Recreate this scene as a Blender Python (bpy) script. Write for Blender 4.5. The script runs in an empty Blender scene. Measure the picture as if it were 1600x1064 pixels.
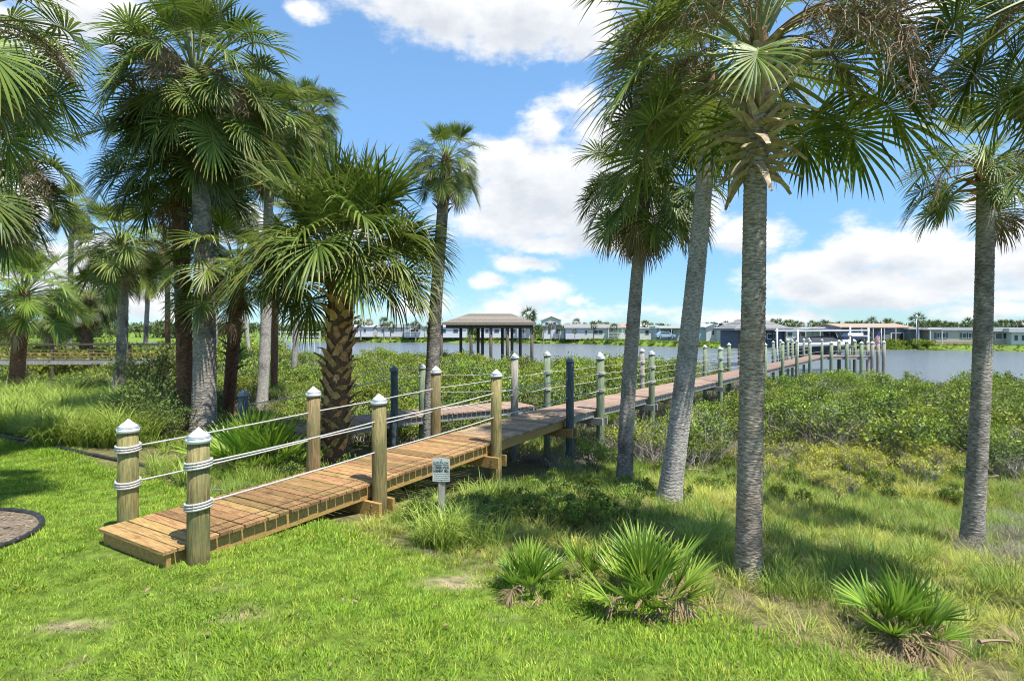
import bpy, math, random
import numpy as np
from mathutils import Vector, Matrix
R = math.radians
random.seed(7)
# ------------------------------------------------------------------ camera, sky, sun, exposure
scene = bpy.context.scene
C = scene.collection
CAMZ, F, HX, HY = 2.25, 860.0, 800.0, 515.0          # eye height, focal length in photo pixels, horizon
cd = bpy.data.cameras.new('camera'); cam = bpy.data.objects.new('camera', cd); C.objects.link(cam)
cam.location = (0, 0, CAMZ); cam.rotation_euler = (R(90), 0, 0)
cd.sensor_width = 36; cd.lens = F / 1600 * 36; cd.shift_y = -17 / 1600; cd.clip_end = 4000; cd.clip_start = .05
scene.camera = cam
SUN_AZ = Vector((.75, -.66)).normalized(); SUN_EL = R(66)
SKY_STRENGTH = .15
sun = bpy.data.lights.new('sun', 'SUN'); so = bpy.data.objects.new('sun', sun); C.objects.link(so)
sun.energy = 5.0; sun.angle = R(.53); sun.color = (1, .955, .88)
sd = Vector((SUN_AZ.x * math.cos(SUN_EL), SUN_AZ.y * math.cos(SUN_EL), math.sin(SUN_EL)))
so.rotation_euler = sd.to_track_quat('Z', 'Y').to_euler(); so.location = (20, -20, 40)
vs = scene.view_settings
vs.view_transform = 'Standard'; vs.look = 'None'; vs.gamma = 1; vs.exposure = .80; vs.use_curve_mapping = False
scene.render.engine = 'CYCLES'
cy = scene.cycles; cy.max_bounces = 6; cy.diffuse_bounces = 3; cy.glossy_bounces = 3; cy.transmission_bounces = 3
cy.use_denoising = True; cy.filter_width = 1.05

def sky_dir(px, py):                                  # a direction as azimuth, elevation
    x, y, z = (px - HX) / F, 1.0, (HY - py) / F
    return math.atan2(x, y), math.atan2(z, math.hypot(x, y))
CLOUDS = [ # centre and half sizes in photo pixels, weight
 (700,14,120,42,1),(830,26,150,46,1.1),(640,-10,130,30,.9),(905,60,70,26,.8),
 (850,196,42,26,.8),(905,160,34,20,.7),(800,262,80,40,1),(860,300,130,62,1.15),(790,345,100,34,.9),(930,340,110,50,1),(850,380,110,16,.8),
 (960,230,70,60,.9),(1170,370,60,30,.9),(1090,340,60,40,.8),
 (1350,392,76,40,1),(1420,382,80,34,1),(1270,425,100,34,1),(1500,410,130,36,1),(1350,448,190,34,1.05),(1600,395,80,40,.9),(1420,470,160,12,.7),(1560,305,60,30,.8),(1600,350,50,20,.8),
 (845,458,46,22,.9),(812,412,48,11,.8),(765,440,28,16,.8),(905,472,14,7,.7),(880,492,90,12,.55),(790,480,50,18,.7),
 (150,18,110,40,.9),(40,60,90,40,.9),(480,18,36,16,.75),(240,470,60,36,.9),(130,430,120,60,.9),(370,345,60,34,.9),(560,420,60,30,.8),(560,350,80,20,.6),
 (1130,495,90,12,.6),(1540,485,110,14,.65),(1590,455,40,12,.6),(1230,500,80,12,.6),(1020,480,60,8,.4),(1460,8,110,16,.6),(30,300,80,50,.8),(660,480,60,16,.6)]
world = bpy.data.worlds.new('World'); scene.world = world; world.use_nodes = True
def build_sky():
    g = bpy.data.node_groups.new('cloud_density', 'ShaderNodeTree')
    g.interface.new_socket('P', in_out='INPUT', socket_type='NodeSocketVector')
    g.interface.new_socket('D', in_out='OUTPUT', socket_type='NodeSocketFloat')
    n, l = g.nodes, g.links
    gi, go = n.new('NodeGroupInput'), n.new('NodeGroupOutput')
    def noise(scale, detail, src, rough=.6):
        a = n.new('ShaderNodeTexNoise'); a.inputs['Scale'].default_value = scale; a.inputs['Detail'].default_value = detail
        a.inputs['Roughness'].default_value = rough; l.new(src, a.inputs['Vector']); return a
    def math_(op, a, b=None, c=None):
        m = n.new('ShaderNodeMath'); m.operation = op
        for i, q in enumerate((a, b, c)):
            if q is None: continue
            if isinstance(q, (int, float)): m.inputs[i].default_value = q
            else: l.new(q, m.inputs[i])
        return m.outputs[0]
    def vm(op, a, b=None):
        m = n.new('ShaderNodeVectorMath'); m.operation = op
        for i, q in enumerate((a, b)):
            if q is None: continue
            if isinstance(q, tuple): m.inputs[i].default_value = q
            else: l.new(q, m.inputs[i])
        return m
    P = gi.outputs[0]
    st = vm('MULTIPLY', P, (1, 1.7, 1)).outputs[0]
    w = noise(9, 4, st)
    wv = vm('MULTIPLY', vm('SUBTRACT', w.outputs['Color'], (.5, .5, .5)).outputs[0], (.09, .05, 0)).outputs[0]
    Pw = vm('ADD', P, wv).outputs[0]
    acc = None
    for (px, py, rx, ry, wt) in CLOUDS:
        a, e = sky_dir(px, py)
        ca = math.cos(a)
        d = vm('MULTIPLY', vm('SUBTRACT', Pw, (a, e, 0)).outputs[0], (1 / (rx / F * ca * ca * 1.25), 1 / (ry / F * ca * 1.35), 0))
        ln = vm('LENGTH', d.outputs[0]).outputs['Value']
        v = math_('MULTIPLY_ADD', ln, -wt, wt)
        acc = v if acc is None else math_('SMOOTH_MAX', acc, v, .25)
    # the rest of the sky dome, away from the picture: the same scattered cumulus
    sp = n.new('ShaderNodeSeparateXYZ'); l.new(P, sp.inputs[0])
    out = math_('SMOOTHSTEP' if False else 'SUBTRACT', math_('ABSOLUTE', sp.outputs[0]), .95)
    out = math_('MULTIPLY', out, 4)
    hi = math_('MULTIPLY', math_('SUBTRACT', sp.outputs[1], .62), 4)
    away = n.new('ShaderNodeClamp'); l.new(math_('MAXIMUM', out, hi), away.inputs[0])
    big = noise(3.2, 5, st)
    gen = math_('MULTIPLY', math_('SUBTRACT', big.outputs['Fac'], .52), 4)
    gen = math_('SUBTRACT', math_('MULTIPLY', gen, away.outputs[0]), math_('MULTIPLY_ADD', away.outputs[0], -2, 2))
    acc = math_('MAXIMUM', acc, gen)
    f = noise(17, 9, st, .62)
    fine = math_('MULTIPLY', math_('SUBTRACT', f.outputs['Fac'], .5), 1.25)
    l.new(math_('ADD', acc, fine), go.inputs[0])
    nt = world.node_tree; n2, l2 = nt.nodes, nt.links; n2.clear()
    def m2(op, a, b=None, c=None):
        m = n2.new('ShaderNodeMath'); m.operation = op
        for i, q in enumerate((a, b, c)):
            if q is None: continue
            if isinstance(q, (int, float)): m.inputs[i].default_value = q
            else: l2.new(q, m.inputs[i])
        return m.outputs[0]
    outn = n2.new('ShaderNodeOutputWorld'); bg = n2.new('ShaderNodeBackground'); bg.inputs[1].default_value = SKY_STRENGTH
    sky = n2.new('ShaderNodeTexSky'); sky.sky_type = 'NISHITA'; sky.sun_disc = False
    sky.sun_elevation = SUN_EL; sky.sun_rotation = math.atan2(SUN_AZ.x, SUN_AZ.y); sky.air_density = 1.0; sky.dust_density = .0; sky.ozone_density = 1.2
    tc = n2.new('ShaderNodeTexCoord'); sx = n2.new('ShaderNodeSeparateXYZ'); l2.new(tc.outputs['Generated'], sx.inputs[0])
    az = m2('ARCTAN2', sx.outputs[0], sx.outputs[1]); el = m2('ARCSINE', sx.outputs[2])
    cb = n2.new('ShaderNodeCombineXYZ'); l2.new(az, cb.inputs[0]); l2.new(el, cb.inputs[1])
    g1 = n2.new('ShaderNodeGroup'); g1.node_tree = g; l2.new(cb.outputs[0], g1.inputs[0])
    of = n2.new('ShaderNodeVectorMath'); of.operation = 'ADD'; of.inputs[1].default_value = (.012, .028, 0); l2.new(cb.outputs[0], of.inputs[0])
    g2 = n2.new('ShaderNodeGroup'); g2.node_tree = g; l2.new(of.outputs[0], g2.inputs[0])
    cover = n2.new('ShaderNodeMapRange'); cover.interpolation_type = 'SMOOTHSTEP'
    cover.inputs['From Min'].default_value = -.06; cover.inputs['From Max'].default_value = .52; l2.new(g1.outputs[0], cover.inputs['Value'])
    hz = n2.new('ShaderNodeMapRange'); hz.inputs['From Min'].default_value = -.01; hz.inputs['From Max'].default_value = .02; l2.new(el, hz.inputs['Value'])
    cov = m2('MULTIPLY', m2('MULTIPLY', cover.outputs[0], .97), hz.outputs[0])
    sh = n2.new('ShaderNodeMapRange'); sh.inputs['From Min'].default_value = .15; sh.inputs['From Max'].default_value = 1.0
    sh.inputs['To Min'].default_value = 1; sh.inputs['To Max'].default_value = 0; l2.new(g2.outputs[0], sh.inputs['Value'])
    cr = n2.new('ShaderNodeMix'); cr.data_type = 'RGBA'; k = 1 / SKY_STRENGTH
    cr.inputs['A'].default_value = (.43 * k, .455 * k, .49 * k, 1); cr.inputs['B'].default_value = (.64 * k, .64 * k, .64 * k, 1); l2.new(sh.outputs[0], cr.inputs['Factor'])
    tint = n2.new('ShaderNodeMix'); tint.data_type = 'RGBA'; tint.blend_type = 'MULTIPLY'; tint.inputs['Factor'].default_value = 1
    dim = n2.new('ShaderNodeMapRange'); dim.interpolation_type = 'SMOOTHSTEP'; dim.inputs['From Min'].default_value = -.1; dim.inputs['From Max'].default_value = .5; l2.new(el, dim.inputs['Value'])
    air = n2.new('ShaderNodeMix'); air.data_type = 'RGBA'; air.inputs['A'].default_value = (.23, .37, .56, 1); air.inputs['B'].default_value = (.72, .90, .96, 1); l2.new(dim.outputs[0], air.inputs['Factor'])
    l2.new(sky.outputs[0], tint.inputs['A']); l2.new(air.outputs['Result'], tint.inputs['B'])
    mx = n2.new('ShaderNodeMix'); mx.data_type = 'RGBA'; l2.new(cov, mx.inputs['Factor']); l2.new(tint.outputs['Result'], mx.inputs['A']); l2.new(cr.outputs['Result'], mx.inputs['B'])
    l2.new(mx.outputs['Result'], bg.inputs[0]); l2.new(bg.outputs[0], outn.inputs[0])
build_sky()
world.cycles.sampling_method = 'NONE'

# ------------------------------------------------------------------ materials
def nodes(name):
    m = bpy.data.materials.new(name); m.use_nodes = True
    n, l = m.node_tree.nodes, m.node_tree.links; n.clear()
    return m, n, l
def rgba(c): return (c[0], c[1], c[2], 1)
def mat(name, c1, c2=None, scale=8, stretch=(1, 1, 1), rough=.7, spec=.35, bump=0, bscale=None, var=.12, hue=0, lo=.35, hi=.65, metal=0, detail=5, stain=None, bdist=.02):
    m, n, l = nodes(name)
    o = n.new('ShaderNodeOutputMaterial'); b = n.new('ShaderNodeBsdfPrincipled'); l.new(b.outputs[0], o.inputs[0])
    b.inputs['Roughness'].default_value = rough; b.inputs['Specular IOR Level'].default_value = spec; b.inputs['Metallic'].default_value = metal
    tc = n.new('ShaderNodeTexCoord'); mp = n.new('ShaderNodeMapping'); mp.inputs['Scale'].default_value = stretch
    oi = n.new('ShaderNodeObjectInfo')
    ml = n.new('ShaderNodeMath'); ml.operation = 'MULTIPLY'; ml.inputs[1].default_value = 37.0; l.new(oi.outputs['Random'], ml.inputs[0])
    va = n.new('ShaderNodeVectorMath'); va.operation = 'ADD'; l.new(tc.outputs['Object'], va.inputs[0]); l.new(ml.outputs[0], va.inputs[1])
    l.new(va.outputs[0], mp.inputs[0])
    nz = n.new('ShaderNodeTexNoise'); nz.inputs['Scale'].default_value = scale; nz.inputs['Detail'].default_value = detail; nz.inputs['Roughness'].default_value = .65; l.new(mp.outputs[0], nz.inputs['Vector'])
    mr = n.new('ShaderNodeMapRange'); mr.inputs['From Min'].default_value = lo; mr.inputs['From Max'].default_value = hi; l.new(nz.outputs['Fac'], mr.inputs['Value'])
    mx = n.new('ShaderNodeMix'); mx.data_type = 'RGBA'; mx.inputs['A'].default_value = rgba(c1); mx.inputs['B'].default_value = rgba(c2 or c1); l.new(mr.outputs[0], mx.inputs['Factor'])
    base = mx.outputs['Result']
    if stain:
        ns = n.new('ShaderNodeTexNoise'); ns.inputs['Scale'].default_value = stain[1]; ns.inputs['Detail'].default_value = 6; ns.inputs['Roughness'].default_value = .7; l.new(va.outputs[0], ns.inputs['Vector'])
        ms = n.new('ShaderNodeMapRange'); ms.inputs['From Min'].default_value = stain[2]; ms.inputs['From Max'].default_value = stain[2] + .16; ms.inputs['To Max'].default_value = stain[3]; l.new(ns.outputs['Fac'], ms.inputs['Value'])
        m4 = n.new('ShaderNodeMix'); m4.data_type = 'RGBA'; m4.inputs['B'].default_value = rgba(stain[0]); l.new(base, m4.inputs['A']); l.new(ms.outputs[0], m4.inputs['Factor']); base = m4.outputs['Result']
    hs = n.new('ShaderNodeHueSaturation'); l.new(base, hs.inputs['Color'])
    vr = n.new('ShaderNodeMapRange'); vr.inputs['To Min'].default_value = 1 - var; vr.inputs['To Max'].default_value = 1 + var; l.new(oi.outputs['Random'], vr.inputs['Value']); l.new(vr.outputs[0], hs.inputs['Value'])
    if hue:
        wn = n.new('ShaderNodeTexWhiteNoise'); wn.noise_dimensions = '1D'; l.new(oi.outputs['Random'], wn.inputs['W'])
        hr = n.new('ShaderNodeMapRange'); hr.inputs['To Min'].default_value = .5 - hue; hr.inputs['To Max'].default_value = .5 + hue; l.new(wn.outputs['Value'], hr.inputs['Value']); l.new(hr.outputs[0], hs.inputs['Hue'])
    l.new(hs.outputs[0], b.inputs['Base Color'])
    if bump:
        n2 = n.new('ShaderNodeTexNoise'); n2.inputs['Scale'].default_value = bscale or scale * 2; n2.inputs['Detail'].default_value = 6; l.new(mp.outputs[0], n2.inputs['Vector'])
        bp = n.new('ShaderNodeBump'); bp.inputs['Strength'].default_value = bump; bp.inputs['Distance'].default_value = bdist; l.new(n2.outputs['Fac'], bp.inputs['Height']); l.new(bp.outputs[0], b.inputs['Normal'])
    return m
def leafmat(name, c1, c2, tip=None, tipat=.8, rough=.4, spec=.45, transl=.25, var=.18, hue=.012):
    """foliage: colour runs c1..c2 over the attribute 'var', towards 'tip' at the ends of old blades"""
    m, n, l = nodes(name)
    o = n.new('ShaderNodeOutputMaterial'); b = n.new('ShaderNodeBsdfPrincipled'); b.inputs['Roughness'].default_value = rough; b.inputs['Specular IOR Level'].default_value = spec
    at = n.new('ShaderNodeAttribute'); at.attribute_name = 'var'
    mx = n.new('ShaderNodeMix'); mx.data_type = 'RGBA'; mx.inputs['A'].default_value = rgba(c1); mx.inputs['B'].default_value = rgba(c2); l.new(at.outputs['Fac'], mx.inputs['Factor'])
    col = mx.outputs['Result']
    if tip:
        a2 = n.new('ShaderNodeAttribute'); a2.attribute_name = 'tip'
        mr = n.new('ShaderNodeMapRange'); mr.inputs['From Min'].default_value = tipat; mr.inputs['From Max'].default_value = 1.0; l.new(a2.outputs['Fac'], mr.inputs['Value'])
        m3 = n.new('ShaderNodeMix'); m3.data_type = 'RGBA'; m3.inputs['B'].default_value = rgba(tip); l.new(col, m3.inputs['A']); l.new(mr.outputs[0], m3.inputs['Factor']); col = m3.outputs['Result']
    oi = n.new('ShaderNodeObjectInfo'); hs = n.new('ShaderNodeHueSaturation'); l.new(col, hs.inputs['Color'])
    vr = n.new('ShaderNodeMapRange'); vr.inputs['To Min'].default_value = 1 - var; vr.inputs['To Max'].default_value = 1 + var; l.new(oi.outputs['Random'], vr.inputs['Value']); l.new(vr.outputs[0], hs.inputs['Value'])
    wn = n.new('ShaderNodeTexWhiteNoise'); wn.noise_dimensions = '1D'; l.new(oi.outputs['Random'], wn.inputs['W'])
    hr = n.new('ShaderNodeMapRange'); hr.inputs['To Min'].default_value = .5 - hue; hr.inputs['To Max'].default_value = .5 + hue; l.new(wn.outputs['Value'], hr.inputs['Value']); l.new(hr.outputs[0], hs.inputs['Hue'])
    l.new(hs.outputs[0], b.inputs['Base Color'])
    if transl:
        tr = n.new('ShaderNodeBsdfTranslucent'); l.new(hs.outputs[0], tr.inputs[0]); ms = n.new('ShaderNodeMixShader'); ms.inputs[0].default_value = transl
        l.new(b.outputs[0], ms.inputs[1]); l.new(tr.outputs[0], ms.inputs[2]); l.new(ms.outputs[0], o.inputs[0])
    else: l.new(b.outputs[0], o.inputs[0])
    return m
M = {}
M['new_wood'] = mat('new_wood', (.185, .104, .039), (.41, .255, .112), 5, (1.2, 14, 14), .65, .25, .4, 9, .34, .014, stain=((.11, .06, .028), 3.2, .54, .6))
M['mid_wood'] = mat('mid_wood', (.22, .15, .09), (.40, .29, .185), 5, (1.2, 14, 14), .75, .2, .4, 9, .3, .012, stain=((.10, .07, .045), 3.2, .52, .6))
M['old_wood'] = mat('old_wood', (.22, .145, .105), (.38, .275, .21), 5, (1.2, 12, 12), .8, .2, .3, 9, .16, .01)
M['fascia'] = mat('fascia', (.27, .165, .05), (.43, .28, .10), 4, (1.2, 10, 10), .65, .3, .25, 8, .08)
M['grey_fascia'] = mat('grey_fascia', (.20, .20, .19), (.33, .32, .29), 4, (1.2, 10, 10), .8, .2, .3, 8, .08)
M['post_new'] = mat('post_new', (.12, .095, .038), (.29, .235, .10), 6, (9, 9, .7), .7, .25, .6, 9, .14, .02, stain=((.13, .14, .06), 2.6, .46, .75))
M['post_green'] = mat('post_green', (.11, .16, .10), (.27, .32, .20), 6, (9, 9, .7), .8, .2, .6, 9, .18, .025, stain=((.22, .20, .15), 2.2, .5, .7))
M['post_grey'] = mat('post_grey', (.20, .19, .16), (.38, .36, .31), 5, (7, 7, .9), .8, .2, .35, 9, .14)
M['post_dark'] = mat('post_dark', (.04, .055, .06), (.12, .15, .15), 5, (7, 7, .9), .7, .3, .35, 9, .1)
M['cap'] = mat('cap', (.80, .81, .82), (.72, .73, .75), 6, rough=.4, spec=.5, var=.03)
M['cap_grey'] = mat('cap_grey', (.16, .20, .27), (.22, .26, .33), 6, rough=.45, var=.05)
M['rope'] = mat('rope', (.56, .55, .52), (.34, .33, .31), 90, rough=.8, var=.05, bump=.5, bscale=120)
M['rope_old'] = mat('rope_old', (.46, .45, .41), (.32, .31, .28), 40, rough=.9, var=.1)
M['bolt'] = mat('bolt', (.30, .29, .28), (.18, .12, .08), 30, rough=.5, metal=.7)
M['trunk_grey'] = mat('trunk_grey', (.14, .12, .10), (.52, .48, .42), 7, (2.2, 2.2, 9), .92, .12, 1.0, 9, .1, .008, .36, .64, detail=9, stain=((.055, .05, .045), 1.1, .47, .85), bdist=.035)
M['trunk_brown'] = mat('trunk_brown', (.13, .10, .075), (.56, .49, .40), 7, (2.2, 2.2, 9), .92, .12, 1.0, 9, .1, .008, .36, .64, detail=9, stain=((.30, .20, .13), 1.3, .52, .5), bdist=.035)
M['trunk_pale'] = mat('trunk_pale', (.20, .18, .155), (.62, .585, .53), 7, (2.6, 2.6, 8), .92, .12, 1.0, 9, .1, .008, .36, .64, detail=9, stain=((.10, .09, .08), 1.8, .52, .7), bdist=.035)
M['trunk_red'] = mat('trunk_red', (.06, .03, .018), (.32, .17, .105), 7, (2.4, 2.4, 8), .92, .12, 1.0, 9, .1, .008, .36, .64, detail=9, stain=((.05, .035, .03), 2.0, .52, .6), bdist=.035)
M['boot'] = mat('boot', (.30, .17, .07), (.58, .40, .20), 7, (2, 2, 2), .8, .2, .4, 20, .28, .02)
M['boot_pale'] = mat('boot_pale', (.25, .19, .11), (.47, .40, .28), 7, (2, 2, 2), .75, .25, .3, 20, .2, .012)
M['boot_dark'] = mat('boot_dark', (.06, .05, .04), (.16, .14, .12), 7, (2, 2, 2), .8, .2, .4, 20, .25)
M['fibre'] = mat('fibre', (.10, .06, .035), (.24, .15, .085), 14, (3, 3, 1), .95, .1, .8, 24, .1)
M['frond'] = leafmat('frond', (.058, .108, .014), (.26, .315, .055), (.42, .34, .12), .80, .45, .34, .30)
M['frond_dark'] = leafmat('frond_dark', (.045, .088, .015), (.19, .235, .05), (.36, .28, .11), .78, .46, .34, .28)
M['frond_bright'] = leafmat('frond_bright', (.075, .15, .016), (.29, .38, .05), (.40, .34, .12), .84, .42, .36, .32)
M['frond_dead'] = leafmat('frond_dead', (.16, .105, .055), (.40, .30, .18), None, rough=.8, spec=.2, transl=.15)
M['petiole'] = mat('petiole', (.13, .17, .05), (.24, .25, .09), 6, rough=.5, var=.15)
M['stalk'] = leafmat('stalk', (.17, .115, .07), (.36, .27, .18), None, rough=.9, spec=.1, transl=.05)
M['dark_chip'] = leafmat('dark_chip', (.10, .075, .05), (.28, .22, .16), None, rough=.95, spec=.1, transl=0)
M['palmetto'] = leafmat('palmetto', (.085, .18, .018), (.34, .48, .06), (.34, .28, .11), .88, .38, .5, .30)
M['lawn_blade'] = leafmat('lawn_blade', (.085, .195, .010), (.32, .46, .036), (.34, .34, .08), .9, .5, .3, .35, .14)
M['wild_blade'] = leafmat('wild_blade', (.19, .235, .03), (.56, .58, .11), (.42, .36, .15), .78, .55, .3, .30, .24, .02)
M['wild_dark'] = leafmat('wild_dark', (.095, .18, .026), (.32, .42, .065), (.25, .25, .09), .86, .5, .3, .28, .2, .015)
M['straw_blade'] = leafmat('straw_blade', (.26, .20, .09), (.46, .38, .21), None, .8, .8, .2, .2, .2)
M['tall_blade'] = leafmat('tall_blade', (.13, .225, .026), (.38, .48, .085), (.40, .38, .14), .82, .5, .3, .32, .15)
M['mangrove'] = leafmat('mangrove', (.085, .15, .014), (.34, .41, .05), None, .8, .5, .3, .25, .25, .016)
M['mangrove_dark'] = leafmat('mangrove_dark', (.055, .105, .020), (.17, .235, .045), None, .8, .5, .3, .2, .2)
M['olive_leaf'] = leafmat('olive_leaf', (.12, .15, .025), (.30, .32, .07), None, .8, .5, .4, .25, .15)
M['golden'] = leafmat('golden', (.26, .36, .03), (.74, .66, .07), None, .8, .6, .3, .25, .15)
M['twig'] = mat('twig', (.22, .19, .16), (.40, .37, .33), 12, rough=.9, var=.2)
M['dark_twig'] = mat('dark_twig', (.07, .055, .04), (.16, .13, .10), 12, rough=.9, var=.2)
M['hose'] = mat('hose', (.012, .012, .013), (.03, .03, .03), 12, rough=.45, spec=.5)
M['mulch'] = mat('mulch', (.09, .07, .05), (.25, .205, .155), 24, rough=.95, spec=.1, bump=.8, bscale=40)
M['sign'] = mat('sign', (.52, .53, .50), (.60, .61, .57), 6, rough=.5)
M['ink_and_shade'] = mat('ink_and_shade', (.03, .035, .04), rough=.7)  # sign print, and the garage's inner shade put in as colour
M['white'] = mat('white', (.60, .605, .61), (.54, .545, .555), 2, rough=.6, var=.05)
M['sidewhite'] = mat('sidewhite', (.52, .53, .55), (.58, .59, .60), 2, (.3, .3, 6), rough=.6, var=.04)
M['paleblue'] = mat('paleblue', (.30, .36, .43), (.34, .40, .47), 2, rough=.6, var=.05)
M['greywall'] = mat('greywall', (.18, .20, .205), (.22, .24, .245), 2, rough=.7, var=.04)
M['cream'] = mat('cream', (.40, .375, .335), (.45, .425, .385), 2, rough=.7, var=.04)
M['tanroof'] = mat('tanroof', (.30, .19, .13), (.38, .26, .19), 3, rough=.8, var=.06)
M['greyroof'] = mat('greyroof', (.17, .165, .16), (.25, .245, .24), 3, rough=.8, var=.08)
M['shingle'] = mat('shingle', (.15, .125, .10), (.25, .22, .18), 9, rough=.85, var=.22)
M['whiteroof'] = mat('whiteroof', (.52, .525, .53), (.46, .465, .475), 3, rough=.5, var=.04)
M['brick'] = mat('brick', (.33, .24, .17), (.42, .31, .23), 12, rough=.9)
M['glass'] = mat('glass', (.03, .04, .05), (.06, .07, .09), 3, rough=.08, spec=.6, var=.3)
M['navy'] = mat('navy', (.045, .065, .095), (.075, .10, .135), 4, rough=.6, var=.1)
M['darkwood'] = mat('darkwood', (.065, .05, .04), (.13, .105, .08), 5, (6, 6, 1), rough=.8, var=.2)
M['shutter'] = mat('shutter', (.08, .11, .12), (.11, .14, .15), 4, rough=.6)
M['canvas'] = mat('canvas', (.03, .033, .042), (.05, .055, .065), 5, rough=.8)
M['gel'] = mat('gel', (.78, .79, .80), (.74, .75, .77), 3, rough=.2, spec=.5)
M['hull_blue'] = mat('hull_blue', (.04, .055, .085), (.05, .065, .10), 3, rough=.2, spec=.5)
M['metal'] = mat('metal', (.62, .63, .65), (.5, .51, .53), 5, rough=.4, metal=.5)
M['carpaint'] = mat('carpaint', (.28, .38, .52), (.30, .40, .54), 2, rough=.25, spec=.6, var=.02)
M['carnavy'] = mat('carnavy', (.02, .035, .09), (.025, .04, .10), 2, rough=.25, spec=.6, var=.02)
M['tyre'] = mat('tyre', (.02, .02, .02), rough=.8)
M['red'] = mat('red', (.45, .05, .06), (.40, .04, .05), 4, rough=.7)
M['flagblue'] = mat('flagblue', (.03, .05, .20), rough=.7)
M['rust'] = mat('rust', (.20, .105, .05), (.32, .18, .09), 3, (.5, .5, 6), rough=.9, var=.1)
M['far_leaf'] = leafmat('far_leaf', (.05, .085, .025), (.15, .19, .055), None, .8, .5, .4, .15, .2)
M['far_brown'] = leafmat('far_brown', (.11, .09, .05), (.24, .20, .11), None, .8, .6, .3, .15, .2)
M['far_trunk'] = mat('far_trunk', (.19, .16, .13), (.30, .26, .22), 4, rough=.9)

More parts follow.
